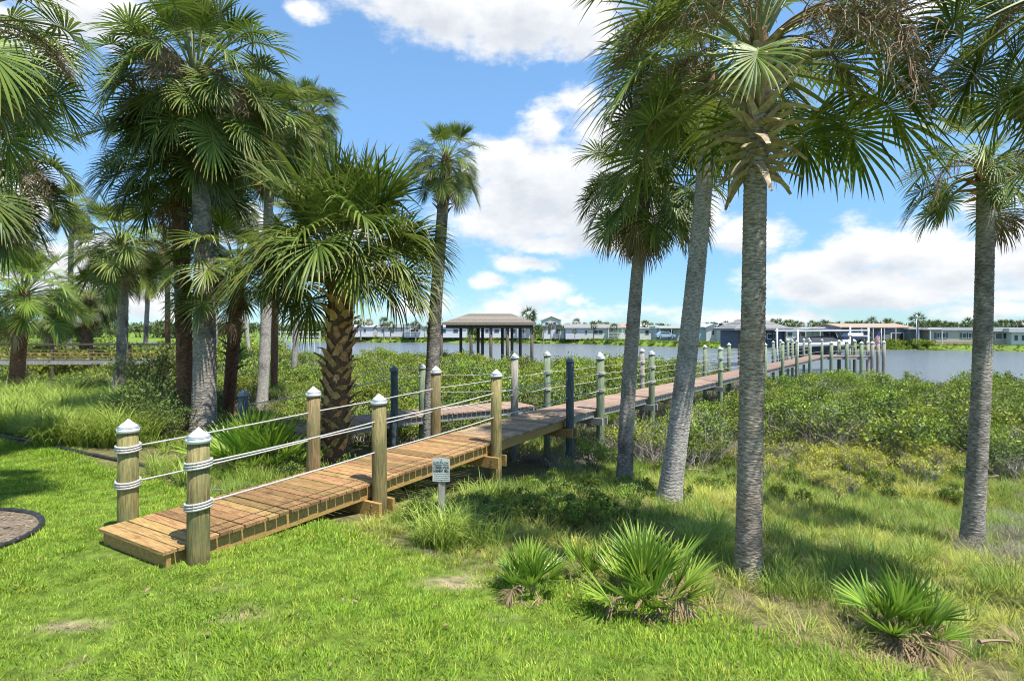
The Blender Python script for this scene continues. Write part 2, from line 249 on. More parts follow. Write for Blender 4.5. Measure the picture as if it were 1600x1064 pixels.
# ------------------------------------------------------------------ mesh helpers
class MB:
    def __init__(s): s.v, s.f, s.m, s.a, s.t = [], [], [], [], []
    def add(s, verts, faces, mi=0, var=0.5, tip=0.0):
        o = len(s.v); s.v.extend(verts)
        for q in faces: s.f.append(tuple(i + o for i in q)); s.m.append(mi)
        k = len(verts)
        s.a.extend([var] * k if not isinstance(var, list) else var)
        s.t.extend([tip] * k if not isinstance(tip, list) else tip)
        return o
    def box(s, c, d, rz=0, mi=0, var=.5, mat3=None, ch=0):
        x, y, z = d[0] / 2, d[1] / 2, d[2] / 2
        if ch:      # top edges chamfered
            pts = [(-x, -y, -z), (x, -y, -z), (x, y, -z), (-x, y, -z), (-x, -y, z - ch), (x, -y, z - ch), (x, y, z - ch), (-x, y, z - ch),
                   (-x + ch, -y + ch, z), (x - ch, -y + ch, z), (x - ch, y - ch, z), (-x + ch, y - ch, z)]
            fs = [(3, 2, 1, 0), (0, 1, 5, 4), (1, 2, 6, 5), (2, 3, 7, 6), (3, 0, 4, 7), (4, 5, 9, 8), (5, 6, 10, 9), (6, 7, 11, 10), (7, 4, 8, 11), (8, 9, 10, 11)]
        else:
            pts = [(-x, -y, -z), (x, -y, -z), (x, y, -z), (-x, y, -z), (-x, -y, z), (x, -y, z), (x, y, z), (-x, y, z)]
            fs = [(3, 2, 1, 0), (4, 5, 6, 7), (0, 1, 5, 4), (1, 2, 6, 5), (2, 3, 7, 6), (3, 0, 4, 7)]
        if mat3 is not None: out = [tuple(mat3 @ Vector(p) + Vector(c)) for p in pts]
        else:
            cs, sn = math.cos(rz), math.sin(rz)
            out = [(c[0] + p[0] * cs - p[1] * sn, c[1] + p[0] * sn + p[1] * cs, c[2] + p[2]) for p in pts]
        s.add(out, fs, mi, var)
    def bar(s, a, b, w, h, mi=0, var=.5, ch=0):
        a, b = Vector(a), Vector(b); d = b - a; x = d.normalized()
        up = Vector((0, 0, 1)) if abs(x.z) < .95 else Vector((0, 1, 0))
        y = up.cross(x).normalized(); z = x.cross(y)
        s.box((a + b) / 2, (d.length, w, h), 0, mi, var, Matrix((x, y, z)).transposed(), ch)
    def tube(s, pts, rad, n=6, mi=0, var=.5, cap=True, tip=None):
        pts = [Vector(p) for p in pts]; k = len(pts)
        if not isinstance(rad, (list, tuple)): rad = [rad] * k
        vs_, fs = [], []
        ref = None
        for i, p in enumerate(pts):
            d = (pts[min(i + 1, k - 1)] - pts[max(i - 1, 0)])
            d = d.normalized() if d.length > 1e-9 else Vector((0, 0, 1))
            if ref is None:
                ref = Vector((1, 0, 0)) if abs(d.x) < .9 else Vector((0, 1, 0))
            ref = (ref - d * ref.dot(d)); ref = ref.normalized() if ref.length > 1e-6 else d.orthogonal().normalized()
            q = d.cross(ref)
            for j in range(n):
                a = 2 * math.pi * j / n
                vs_.append(tuple(p + (ref * math.cos(a) + q * math.sin(a)) * rad[i]))
        for i in range(k - 1):
            for j in range(n):
                j2 = (j + 1) % n
                fs.append((i * n + j, i * n + j2, (i + 1) * n + j2, (i + 1) * n + j))
        if cap: fs.append(tuple(range(n - 1, -1, -1))); fs.append(tuple((k - 1) * n + j for j in range(n)))
        s.add(vs_, fs, mi, var, tip if tip is not None else 0.0)
    def lathe(s, prof, n=20, c=(0, 0, 0), mi=0, var=.5):
        vs_, fs = [], []
        for (r, z) in prof:
            for j in range(n):
                a = 2 * math.pi * j / n; vs_.append((c[0] + r * math.cos(a), c[1] + r * math.sin(a), c[2] + z))
        for i in range(len(prof) - 1):
            for j in range(n):
                j2 = (j + 1) % n; fs.append((i * n + j, i * n + j2, (i + 1) * n + j2, (i + 1) * n + j))
        fs.append(tuple(range(n - 1, -1, -1))); fs.append(tuple((len(prof) - 1) * n + j for j in range(n)))
        s.add(vs_, fs, mi, var)
    def blade(s, pts, widths, side, mi=0, var=.5, fold=0.0, tips=None):
        """a leaf ribbon through pts, folded along its middle when fold > 0"""
        k = len(pts); vs_, tp = [], []; fs = []
        for i in range(k):
            p = pts[i]; w = widths[i] / 2; sv = side[i] if isinstance(side, list) else side
            a = 0 if tips is None else tips[i]
            if fold:
                d = (pts[min(i + 1, k - 1)] - pts[max(i - 1, 0)]); nn = d.cross(sv)
                nn = nn.normalized() if nn.length > 1e-9 else Vector((0, 0, 1))
                vs_ += [tuple(p - sv * w), tuple(p - nn * w * fold), tuple(p + sv * w)]; tp += [a] * 3
            else: vs_ += [tuple(p - sv * w), tuple(p + sv * w)]; tp += [a] * 2
        q = 3 if fold else 2
        for i in range(k - 1):
            for j in range(q - 1): fs.append((i * q + j, i * q + j + 1, (i + 1) * q + j + 1, (i + 1) * q + j))
        s.add(vs_, fs, mi, var, tp)
    def mesh(s, name, mats, smooth=False, attrs=True):
        me = bpy.data.meshes.new(name); me.from_pydata(s.v, [], s.f)
        for m in (mats if isinstance(mats, (list, tuple)) else [mats]): me.materials.append(M[m])
        if isinstance(mats, (list, tuple)) and len(mats) > 1: me.polygons.foreach_set('material_index', s.m)
        if smooth: me.polygons.foreach_set('use_smooth', [True] * len(s.f))
        if attrs:
            a = me.attributes.new('var', 'FLOAT', 'POINT'); a.data.foreach_set('value', s.a)
            t = me.attributes.new('tip', 'FLOAT', 'POINT'); t.data.foreach_set('value', s.t)
        me.update(); return me
    def build(s, name, mats, parent=None, smooth=False): return obj(name, s.mesh(name, mats, smooth), parent)
def obj(name, me, parent=None, loc=None, rot=None, scl=None):
    o = bpy.data.objects.new(name, me); C.objects.link(o)
    if parent: o.parent = parent
    if loc is not None: o.location = loc
    if rot is not None: o.rotation_euler = rot
    if scl is not None: o.scale = (scl, scl, scl) if isinstance(scl, (int, float)) else scl
    return o
def tag(o, label=None, cat=None, group=None, kind=None):
    if label: o['label'] = label
    if cat: o['category'] = cat
    if group: o['group'] = group
    if kind: o['kind'] = kind
    return o
def thing(name, label, cat, loc=(0, 0, 0), rz=0, group=None):
    o = bpy.data.objects.new(name, None); C.objects.link(o); o.location = loc; o.rotation_euler = (0, 0, rz); o.empty_display_size = .1
    return tag(o, label, cat, group)
def stuff_mesh(name, coll, pts, label, cat):
    """one object that sets a mesh of the collection on every point: (x, y, z, rx, ry, rz, scale, index)"""
    me = bpy.data.meshes.new(name); A = np.array(pts, dtype=np.float32).reshape(-1, 8)
    me.vertices.add(len(A)); me.vertices.foreach_set('co', A[:, :3].ravel())
    a = me.attributes.new('rot', 'FLOAT_VECTOR', 'POINT'); a.data.foreach_set('vector', A[:, 3:6].ravel())
    a = me.attributes.new('scl', 'FLOAT', 'POINT'); a.data.foreach_set('value', A[:, 6].copy())
    a = me.attributes.new('pick', 'INT', 'POINT'); a.data.foreach_set('value', A[:, 7].astype(np.int32))
    g = bpy.data.node_groups.new(name + '_spread', 'GeometryNodeTree')
    g.interface.new_socket('Geometry', in_out='INPUT', socket_type='NodeSocketGeometry'); g.interface.new_socket('Geometry', in_out='OUTPUT', socket_type='NodeSocketGeometry')
    n, l = g.nodes, g.links; gi, go = n.new('NodeGroupInput'), n.new('NodeGroupOutput')
    ci = n.new('GeometryNodeCollectionInfo'); ci.inputs['Collection'].default_value = coll; ci.inputs['Separate Children'].default_value = True; ci.inputs['Reset Children'].default_value = True
    ip = n.new('GeometryNodeInstanceOnPoints'); ip.inputs['Pick Instance'].default_value = True
    def na(nm, ty):
        q = n.new('GeometryNodeInputNamedAttribute'); q.data_type = ty; q.inputs['Name'].default_value = nm; return q.outputs['Attribute']
    l.new(gi.outputs[0], ip.inputs['Points']); l.new(ci.outputs[0], ip.inputs['Instance']); l.new(na('pick', 'INT'), ip.inputs['Instance Index'])
    l.new(na('rot', 'FLOAT_VECTOR'), ip.inputs['Rotation']); l.new(na('scl', 'FLOAT'), ip.inputs['Scale']); l.new(ip.outputs[0], go.inputs[0])
    o = obj(name, me); md = o.modifiers.new('spread', 'NODES'); md.node_group = g
    return tag(o, label, cat, kind='stuff')
def source(cname, meshes):
    c = bpy.data.collections.new(cname)
    for i, me in enumerate(meshes): c.objects.link(bpy.data.objects.new('%s_%02d' % (cname, i), me))
    return c
rnd = random.Random(11)
U = rnd.uniform

# ------------------------------------------------------------------ lie of the land
def sstep(a, b, x): t = np.clip((x - a) / (b - a), 0, 1); return t * t * (3 - 2 * t)
def wob(x, y): return np.sin(x * 1.3 + .7 * y) * .5 + np.sin(x * .57 - 1.1 * y + 2) * .5 + .5 * np.sin(2.9 * x + 1.7 * y)
def tval(x, y): return .5 * x + .866 * y - 4.5 + .12 * wob(x, y)     # metres beyond the edge of the mown lawn
SHORE_X = [-400, -60, -35, 16, 38, 67, 81, 120, 400]; SHORE_Y = [165, 155, 150, 136, 101, 96, 88, 78, 60]
NEAR_X = [-400, -30, 0, 10, 17, 21, 24, 30, 45, 400]; NEAR_Y = [95, 80, 41, 40, 36, 31, 28.5, 26, 22, 10]
def gz(x, y):
    x = np.asarray(x, float); y = np.asarray(y, float)
    t = tval(x, y)
    k = sstep(-4.5, -9, x) * (1 - sstep(19, 26, y))
    z = (-.125 * np.clip(t, 0, 8.6) - .085 * np.clip(t + 1.5, 0, 1.5)) * (1 - .85 * k)
    z = z + .025 * wob(x * 1.1, y * .9) * sstep(-2, 2, t) + .012 * wob(x * .8, y * .8)
    near = np.interp(x, NEAR_X, NEAR_Y); far = np.interp(x, SHORE_X, SHORE_Y)
    z = z - 1.0 * sstep(0, 4, y - near)
    pud = np.exp(-(((x - 13.8) / 1.6) ** 2 + ((y - 15.0) / 1.1) ** 2)) + .8 * np.exp(-(((x - 9.2) / .8) ** 2 + ((y - 10.4) / .35) ** 2))
    z = z - .22 * pud
    bank = sstep(-.5, 2.5, y - far)
    z = z * (1 - bank) + bank * (-.42 + .12 * wob(x * .1, y * .1))
    return z
def gzs(x, y): return float(gz(x, y))
def hit(px, py):                                      # where a ray of the photograph meets the ground
    a, b = (px - HX) / F, (HY - py) / F
    Y = np.arange(2.0, 220, .02); d = CAMZ + b * Y - gz(a * Y, Y)
    i = int(np.argmax(d <= 0)); y = float(Y[i]); return Vector((a * y, y, gzs(a * y, y)))
def at(px, py, Y): return Vector(((px - HX) / F * Y, Y, CAMZ + (HY - py) / F * Y))
def pix(x, y, z): return HX + x / y * F, HY + (CAMZ - z) / y * F
BARE = [(-3.35, 4.2, .34, .12), (-2.15, 4.35, .2, .12), (-.58, 5.1, .42, .17), (-.35, 5.3, .3, .1), (-1.6, 4.0, .12, .05), (-2.5, 4.75, .16, .07), (-.9, 5.95, .25, .12), (-5.3, 7.0, .12, .06), (2.1, 4.55, .12, .06), (-3.0, 3.75, .1, .05), (-.1, 4.45, .1, .06)]
def bare(x, y):
    v = 0
    for (a, b, rx, ry) in BARE: v = max(v, 1 - math.hypot((x - a) / rx, (y - b) / ry))
    return v
def in_bed(x, y): return ((x + 6.45) / 1.22) ** 2 + ((y - 5.8) / 1.02) ** 2          # mulch bed at the left margin

def build_ground():
    def axis(lo, hi, a, b, st):
        mid = list(np.arange(a, b + 1e-6, st)); out = []; q, s_ = a, st
        while q > lo: s_ *= 1.12; q -= s_; out.append(q)
        hi_, q, s_ = [], b, st
        while q < hi: s_ *= 1.09; q += s_; hi_.append(q)
        return np.array(out[::-1] + mid + hi_)
    xs = axis(-1500, 1500, -9, 9, .14); ys = axis(-200, 1800, 3, 13, .12)
    ys = np.unique(np.concatenate([ys, np.arange(60, 170, 1.5)]))
    X, Y = np.meshgrid(xs, ys); Z = gz(X, Y); nx, ny = len(xs), len(ys)
    co = np.stack([X, Y, Z], -1).reshape(-1, 3)
    idx = np.arange(nx * ny).reshape(ny, nx)
    q = np.stack([idx[:-1, :-1], idx[:-1, 1:], idx[1:, 1:], idx[1:, :-1]], -1).reshape(-1, 4)
    me = bpy.data.meshes.new('ground'); me.vertices.add(len(co)); me.vertices.foreach_set('co', co.ravel())
    me.loops.add(q.size); me.loops.foreach_set('vertex_index', q.ravel()); me.polygons.add(len(q)); me.polygons.foreach_set('loop_start', np.arange(0, q.size, 4)); me.update(calc_edges=True)
    me.polygons.foreach_set('use_smooth', np.ones(len(q), bool))
    t = tval(X, Y); lawn = np.array([.105, .155, .025]); wild = np.array([.13, .125, .05]); mud = np.array([.085, .075, .058]); sand = np.array([.30, .23, .16]); bankc = np.array([.13, .20, .03]); litter = np.array([.115, .105, .05])
    col = lawn + (wild - lawn) * sstep(-.1, .25, t)[..., None]
    col = col + (mud - col) * sstep(5.5, 8.5, t)[..., None]
    k = (sstep(-4, -6, X) * sstep(.3, 1.2, t) * (1 - sstep(20, 26, Y)))[..., None]; col = col + (litter - col) * k
    b = np.zeros_like(X)
    for (a, c, rx, ry) in BARE: b = np.maximum(b, np.clip(1.5 * (1 - np.hypot((X - a) / rx, (Y - c) / ry)), 0, 1))
    col = col + (sand - col) * (b * .85)[..., None]
    far = (Y > np.interp(X, SHORE_X, SHORE_Y)); col = np.where(far[..., None], bankc, col)
    ca = me.color_attributes.new('zone', 'FLOAT_COLOR', 'POINT'); ca.data.foreach_set('color', np.concatenate([col, np.ones((ny, nx, 1))], -1).astype(np.float32).ravel())
    m, n, l = nodes('ground'); o = n.new('ShaderNodeOutputMaterial'); p = n.new('ShaderNodeBsdfPrincipled'); p.inputs['Roughness'].default_value = .95; p.inputs['Specular IOR Level'].default_value = .1
    a = n.new('ShaderNodeAttribute'); a.attribute_name = 'zone'; tc = n.new('ShaderNodeTexCoord')
    n1 = n.new('ShaderNodeTexNoise'); n1.inputs['Scale'].default_value = 9; n1.inputs['Detail'].default_value = 8; l.new(tc.outputs['Object'], n1.inputs['Vector'])
    mr = n.new('ShaderNodeMapRange'); mr.inputs['From Min'].default_value = .3; mr.inputs['From Max'].default_value = .7; mr.inputs['To Min'].default_value = .55; mr.inputs['To Max'].default_value = 1.45; l.new(n1.outputs['Fac'], mr.inputs['Value'])
    hs = n.new('ShaderNodeHueSaturation'); l.new(a.outputs['Color'], hs.inputs['Color']); l.new(mr.outputs[0], hs.inputs['Value']); l.new(hs.outputs[0], p.inputs['Base Color'])
    n2 = n.new('ShaderNodeTexNoise'); n2.inputs['Scale'].default_value = 60; n2.inputs['Detail'].default_value = 5; l.new(tc.outputs['Object'], n2.inputs['Vector'])
    bp = n.new('ShaderNodeBump'); bp.inputs['Strength'].default_value = .7; bp.inputs['Distance'].default_value = .02; l.new(n2.outputs['Fac'], bp.inputs['Height']); l.new(bp.outputs[0], p.inputs['Normal']); l.new(p.outputs[0], o.inputs[0])
    me.materials.append(m); tag(obj('ground', me), 'grassy ground sloping from mown lawn down to the marsh', kind='structure')
build_ground()
WATER = -1.25
def build_water():
    m, n, l = nodes('water'); o = n.new('ShaderNodeOutputMaterial'); p = n.new('ShaderNodeBsdfPrincipled')
    p.inputs['Base Color'].default_value = (.13, .15, .165, 1); p.inputs['Roughness'].default_value = .16; p.inputs['IOR'].default_value = 1.33
    tc = n.new('ShaderNodeTexCoord'); mp = n.new('ShaderNodeMapping'); mp.inputs['Scale'].default_value = (.55, 1.2, 1); l.new(tc.outputs['Object'], mp.inputs[0])
    a = n.new('ShaderNodeTexNoise'); a.inputs['Scale'].default_value = 1.6; a.inputs['Detail'].default_value = 8; a.inputs['Roughness'].default_value = .62; l.new(mp.outputs[0], a.inputs['Vector'])
    bp = n.new('ShaderNodeBump'); bp.inputs['Strength'].default_value = .8; bp.inputs['Distance'].default_value = .35; l.new(a.outputs['Fac'], bp.inputs['Height']); l.new(bp.outputs[0], p.inputs['Normal'])
    l.new(p.outputs[0], o.inputs[0]); M['water'] = m
    b = MB(); b.add([(-500, 2, WATER), (600, 2, WATER), (600, 400, WATER), (-500, 400, WATER)], [(0, 1, 2, 3)])
    tag(b.build('water', 'water'), 'rippled grey-blue lagoon behind the marsh', kind='structure')
build_water()

# ------------------------------------------------------------------ boardwalk
DW = 1.25; DECKZ = .17
P0 = Vector((-3.24, 5.18)); A0, A1 = R(30.2), R(38.0); S_BEND0, S_BEND1 = 9.3, 10.9
_dock = []
def build_axis():
    right0 = P0; p = right0 + Vector((-math.cos(A0), math.sin(A0))) * DW / 2; ds = .02; s = 0
    while s < 50:
        k = min(1, max(0, (s - S_BEND0) / (S_BEND1 - S_BEND0))); a = A0 + (A1 - A0) * k
        _dock.append((p.copy(), a)); p = p + Vector((math.sin(a), math.cos(a))) * ds; s += ds
build_axis()
def dk(s, off=0, z=DECKZ):                            # off > 0 to the left of the walking direction
    i = min(len(_dock) - 1, max(0, int(s / .02))); p, a = _dock[i]
    q = p + Vector((-math.cos(a), math.sin(a))) * off + (Vector((math.sin(a), math.cos(a))) * s if s < 0 else Vector((0, 0)))
    return Vector((q.x, q.y, z)), a
def s_at(px, off, smax=48):
    best = None
    for i in range(0, int(smax / .02)):
        v, a = dk(i * .02, off)
        e = abs(pix(v.x, v.y, v.z)[0] - px)
        if best is None or e < best[0]: best = (e, i * .02)
    return best[1]
S_END = s_at(1292, -.7)
def dock_dist(x, y):
    best = 99
    for i in range(0, len(_dock), 25):
        p = _dock[i][0]; d = (p.x - x) ** 2 + (p.y - y) ** 2
        if d < best: best = d
    return math.sqrt(best)
def plank_mesh(mt, w, L=DW, seed=0):
    b = MB(); b.box((0, 0, 0), (L, w, .036), ch=.004); return b.mesh('plank', mt)
TOPW = {'new': 'post_new', 'green': 'post_green', 'dark': 'post_dark', 'grey': 'post_grey'}
_post_cache = {}
def post_parts(parent, base, z0, z1, r, kind, cap='cap', wraps=(), rope='rope', rz=0, lean=0, n=20):
    """one round piling with its cap and the rope turns lashed to it"""
    b = MB(); h = z1 - z0; prof = [(r * 1.04, 0), (r * 1.02, h * .3), (r, h * .65), (r * .97, h)]
    b.lathe(prof, n); o = b.build('post', TOPW[kind], parent, True); o.location = (base.x, base.y, z0); o.rotation_euler = (lean, -lean * .5, rz)
    q = MB(); rc = r * 1.12; q.lathe([(rc, 0), (rc, r * .5)], n); q.lathe([(rc * 1.03, r * .5), (rc * 1.03, r * .54)], n); q.lathe([(rc * 1.03, r * .54), (rc * .5, r * .98), (.004, r * 1.45)], n)
    c = q.build('post_cap', cap, o); c.location = (0, 0, h - .012); c.data.polygons.foreach_set('use_smooth', [len(f.vertices) == 4 for f in c.data.polygons])
    for zw in wraps:
        t = MB()
        for k in range(3):
            ring = [(math.cos(a) * (r + .016), math.sin(a) * (r + .016), (zw - z0) + (k - 1) * .026 + .012 * math.sin(a)) for a in [2 * math.pi * i / 18 for i in range(19)]]
            t.tube(ring, .0125, 6, cap=False)
        t.build('rope_wrap', rope, o, True)
    return o
def rope_part(parent, a, b, r, m, sag=.02, name='rope'):
    t = MB(); a, b = Vector(a), Vector(b)
    t.tube([a.lerp(b, i / 10) - Vector((0, 0, sag * 4 * (i / 10) * (1 - i / 10))) for i in range(11)], r, 6); t.build(name, m, parent, True)

bw = thing('boardwalk', 'new tan wooden boardwalk ramp with white-capped rope posts rising from the lawn', 'boardwalk', (P0.x, P0.y, 0))
old = thing('pier', 'older reddish weathered pier with green posts running out across the marsh', 'pier', dk(10)[0].to_2d().to_3d() )
for o_ in (bw, old): o_.location = (0, 0, 0)
PITCH = .142
S_NEW, S_MID = 6.2, 9.6
pm = {k: [plank_mesh(k, PITCH - g) for g in (.014, .016, .018)] for k in ('new_wood', 'mid_wood', 'old_wood')}
s = PITCH / 2 - .05; far_deck = MB()
while s < S_END + 1.2:
    v, a = dk(s); k = 'new_wood' if s < S_NEW else 'mid_wood' if s < S_MID else 'old_wood'
    if s < 21:
        par = bw if s < S_MID else old
        obj('plank', rnd.choice(pm[k]), par, (v.x + U(-.004, .004), v.y + U(-.004, .004), DECKZ - .018 + U(-.0015, .0015)), (U(-.004, .004), U(-.002, .002), -a + U(-.003, .003) + (math.pi if rnd.random() < .5 else 0)), (1 + U(-.006, .006), 1, 1))
    else: far_deck.box((v.x, v.y, DECKZ - .018 + U(-.002, .002)), (DW, PITCH - .012, .036), -a)
    s += PITCH
fd = far_deck.build('deck', 'old_wood', old); tag(fd, kind='stuff')
POST_R, POST_L = DW / 2 + .085, DW / 2 + .085
right_px = [311, 593, 775, 890, 938, 1018, 1126, 1195, 1223, 1245, 1266, 1284]
left_px = [201, 490, 680, 804, 855, 937, 1003, 1101, 1139, 1194, 1208, 1219, 1231, 1238, 1256, 1272]
right_top = {311: 668, 593: 615, 775: 577, 890: 556, 938: 553}
left_top = {201: 655, 490: 604, 680: 572, 804: 551, 855: 548}
def post_row(pxs, off, tops, sidek):
    out = []
    for i, px in enumerate(pxs):
        s_ = s_at(px, off); v, a = dk(s_, off)
        zt = at(0, tops[px], v.y).z - .13 if px in tops else 1.46 + U(-.05, .03)
        out.append((px, s_, v, a, zt))
    return out
rows = {-1: post_row(right_px, -POST_R, right_top, -1), 1: post_row(left_px, POST_L, left_top, 1)}
def rope_z(s_): return .94 + .027 * min(s_, 6), .55 + .018 * min(s_, 6)
for sd_, row in rows.items():
    prev = None
    for i, (px, s_, v, a, zt) in enumerate(row):
        newp = s_ < 8.2
        kind = 'new' if newp else 'green'
        if px in (804, 1003): kind = 'grey'
        if px == 890: kind = 'dark'
        par = bw if s_ < S_MID else old
        zu, zl = rope_z(s_)
        wr = (zu, zl) if (px in (311, 201) or s_ > 9) else ()
        r = .1 if newp else (.092 if px != 938 else .105)
        g0 = gzs(v.x, v.y) - .35
        post_parts(par, v, g0, zt, r, kind, 'cap_grey' if px == 890 else 'cap', wr if s_ < 22 else (), 'rope' if s_ < 4 else 'rope_old', U(0, 6), U(-.008, .008), 22 if s_ < 12 else 14)
        if prev:
            v0, s0 = prev; z0u, z0l = rope_z(s0)
            rr = .0105 if s_ < 12 else .009; mm = 'rope' if s_ < 9.6 else 'rope_old'
            par2 = bw if s_ < S_MID else old
            rope_part(par2, (v0.x, v0.y, z0u), (v.x, v.y, zu), rr, mm, U(.008, .02)); rope_part(par2, (v0.x, v0.y, z0l), (v.x, v.y, zl), rr, mm, U(.006, .018))
        prev = (v, s_)
# side boards, joists, cross beams
def side_run(par, s0, s1, m, h):
    for off in (-(DW / 2 - .08), DW / 2 - .08, 0, ):
        b = MB(); a_, b_ = dk(s0 + .004, off)[0], dk(s1 - .004, off)[0]
        zc = DECKZ - .036 - h / 2 - .002
        b.bar((a_.x, a_.y, zc), (b_.x, b_.y, zc), .04, h); b.build('joist' if off == 0 else 'side_board', m, par)
cuts = [.0] + [r_[1] for r_ in rows[-1] if r_[1] < 9.5]
cuts[1] = 0; cuts = cuts[1:] + [S_MID]
for s0, s1 in zip(cuts[:-1], cuts[1:]): side_run(bw, s0 if s0 else .045, s1, 'fascia', .185)
ss = [S_MID, 10.2, 10.9] + [r_[1] for r_ in rows[-1] if r_[1] > 11.2] + [S_END + 1.2]
for s0, s1 in zip(ss[:-1], ss[1:]): side_run(old, s0, s1, 'grey_fascia', .17)
b = MB(); v0, v1 = dk(.02, DW / 2 - .02)[0], dk(.02, -DW / 2 + .02)[0]; b.bar((v0.x, v0.y, DECKZ - .036 - .098), (v1.x, v1.y, DECKZ - .036 - .098), .042, .19); b.build('end_board', 'fascia', bw)
def cross_beam(par, s_, m, zt, h=.2, over=.12, bolts=True):
    for d in (-1, 1):
        b = MB(); e0, a = dk(s_, POST_L + .1 + over); e1, _ = dk(s_, -POST_R - .1 - over * .3)
        o_ = Vector((math.sin(a), math.cos(a), 0)) * d * .128
        p_, q_ = Vector((e0.x, e0.y, zt - h / 2)) + o_, Vector((e1.x, e1.y, zt - h / 2)) + o_
        b.bar(p_, q_, .05, h, ch=.004); ob = b.build('cross_beam', m, par)
        if bolts and d < 0:
            for dz in (-.05, .05):
                t = MB(); c = dk(s_, -POST_R)[0]; c = Vector((c.x, c.y, zt - h / 2 + dz)) + o_ * 1.2
                t.tube([c, c - Vector((math.sin(a), math.cos(a), 0)) * .018], .014, 8); t.build('bolt', 'bolt', ob)
for (px, s_, v, a, zt) in rows[-1]:
    if .5 < s_ < 9.5: cross_beam(bw, s_, 'fascia', DECKZ - .036 - .19)
    elif 9.5 <= s_ < 22: cross_beam(old, s_, 'grey_fascia', DECKZ - .036 - .175, .18, bolts=False)

# the old side walkway that joins from behind the palms
sw = thing('side_walkway', 'low reddish walkway joining the boardwalk from behind the palms', 'walkway')
SWP = [Vector((.35, 16.1)), Vector((-2.9, 14.0)), Vector((-4.9, 11.9))]
swm = plank_mesh('old_wood', .128, 1.15)
SWZ = .10
for a_, b_ in zip(SWP[:-1], SWP[1:]):
    d = b_ - a_; L = d.length; u = d / L; rz = math.atan2(u.y, u.x) + math.pi / 2
    k = .1
    while k < L:
        p = a_ + u * k; obj('plank', swm, sw, (p.x, p.y, SWZ - .018 + U(-.002, .002)), (0, U(-.003, .003), rz + U(-.004, .004))); k += .142
    for off in (-.5, .5):
        n_ = Vector((-u.y, u.x)) * off; b = MB(); b.bar((a_.x + n_.x, a_.y + n_.y, SWZ - .125), (b_.x + n_.x, b_.y + n_.y, SWZ - .125), .05, .17); b.build('side_board', 'grey_fascia', sw)
sp = []
for (px, top, Y, kind) in ((660, 568, 14.3, 'green'), (616, 571, 13.2, 'dark'), (380, 608, 10.6, 'dark')):
    v = at(px, top, Y); zt = v.z - .12; post_parts(sw, v, gzs(v.x, v.y) - .3, zt, .09, kind, 'cap' if px == 660 else 'cap_grey', (), n=16); sp.append(v)
for p_, q_ in zip(sp[:-1], sp[1:]):
    for dz in (.3, .72): rope_part(sw, p_ - Vector((0, 0, dz)), q_ - Vector((0, 0, dz)), .011, 'rope_old', .05)
for dz in (.3, .72): rope_part(sw, rows[1][3][2].to_2d().to_3d() + Vector((0, 0, 1.5 - dz)), sp[0] - Vector((0, 0, dz)), .011, 'rope_old', .04)

# dock head over the water
dh = thing('dock_platform', 'dock head of grey-green capped pilings over open water at the pier end', 'dock')
hp = dk(S_END)[0]; HX0, HX1, HYc = hp.x - .4, at(1384, 0, 41.5).x, hp.y + .9
b = MB(); k = HX0
while k < HX1: b.box((k, HYc, DECKZ - .02), (.13, 2.3, .036)); k += .142
tag(b.build('deck', 'old_wood', dh), kind='stuff')
for yy in (HYc - 1.1, HYc + 1.1): b = MB(); b.bar((HX0, yy, DECKZ - .15), (HX1, yy, DECKZ - .15), .06, .2); b.build('side_board', 'grey_fascia', dh)
hr = {-1: [], 1: []}
for i, px in enumerate([1299, 1311, 1323, 1335.6, 1346, 1356, 1363, 1372, 1381]):
    sd_ = -1 if i % 2 == 0 else 1; yy = HYc + sd_ * 1.22; v = at(px, 0, yy)
    kind = ['green', 'green', 'green', 'green', 'green', 'grey', 'grey', 'grey', 'grey'][i]
    post_parts(dh, v, -2.1, 1.22 + U(-.08, .06), .13, kind, n=12); hr[sd_].append(v)
for sd_ in hr:
    for p_, q_ in zip(hr[sd_][:-1], hr[sd_][1:]):
        for z_ in (.6, 1.0): rope_part(dh, (p_.x, p_.y, z_), (q_.x, q_.y, z_), .014, 'rope_old', .03)

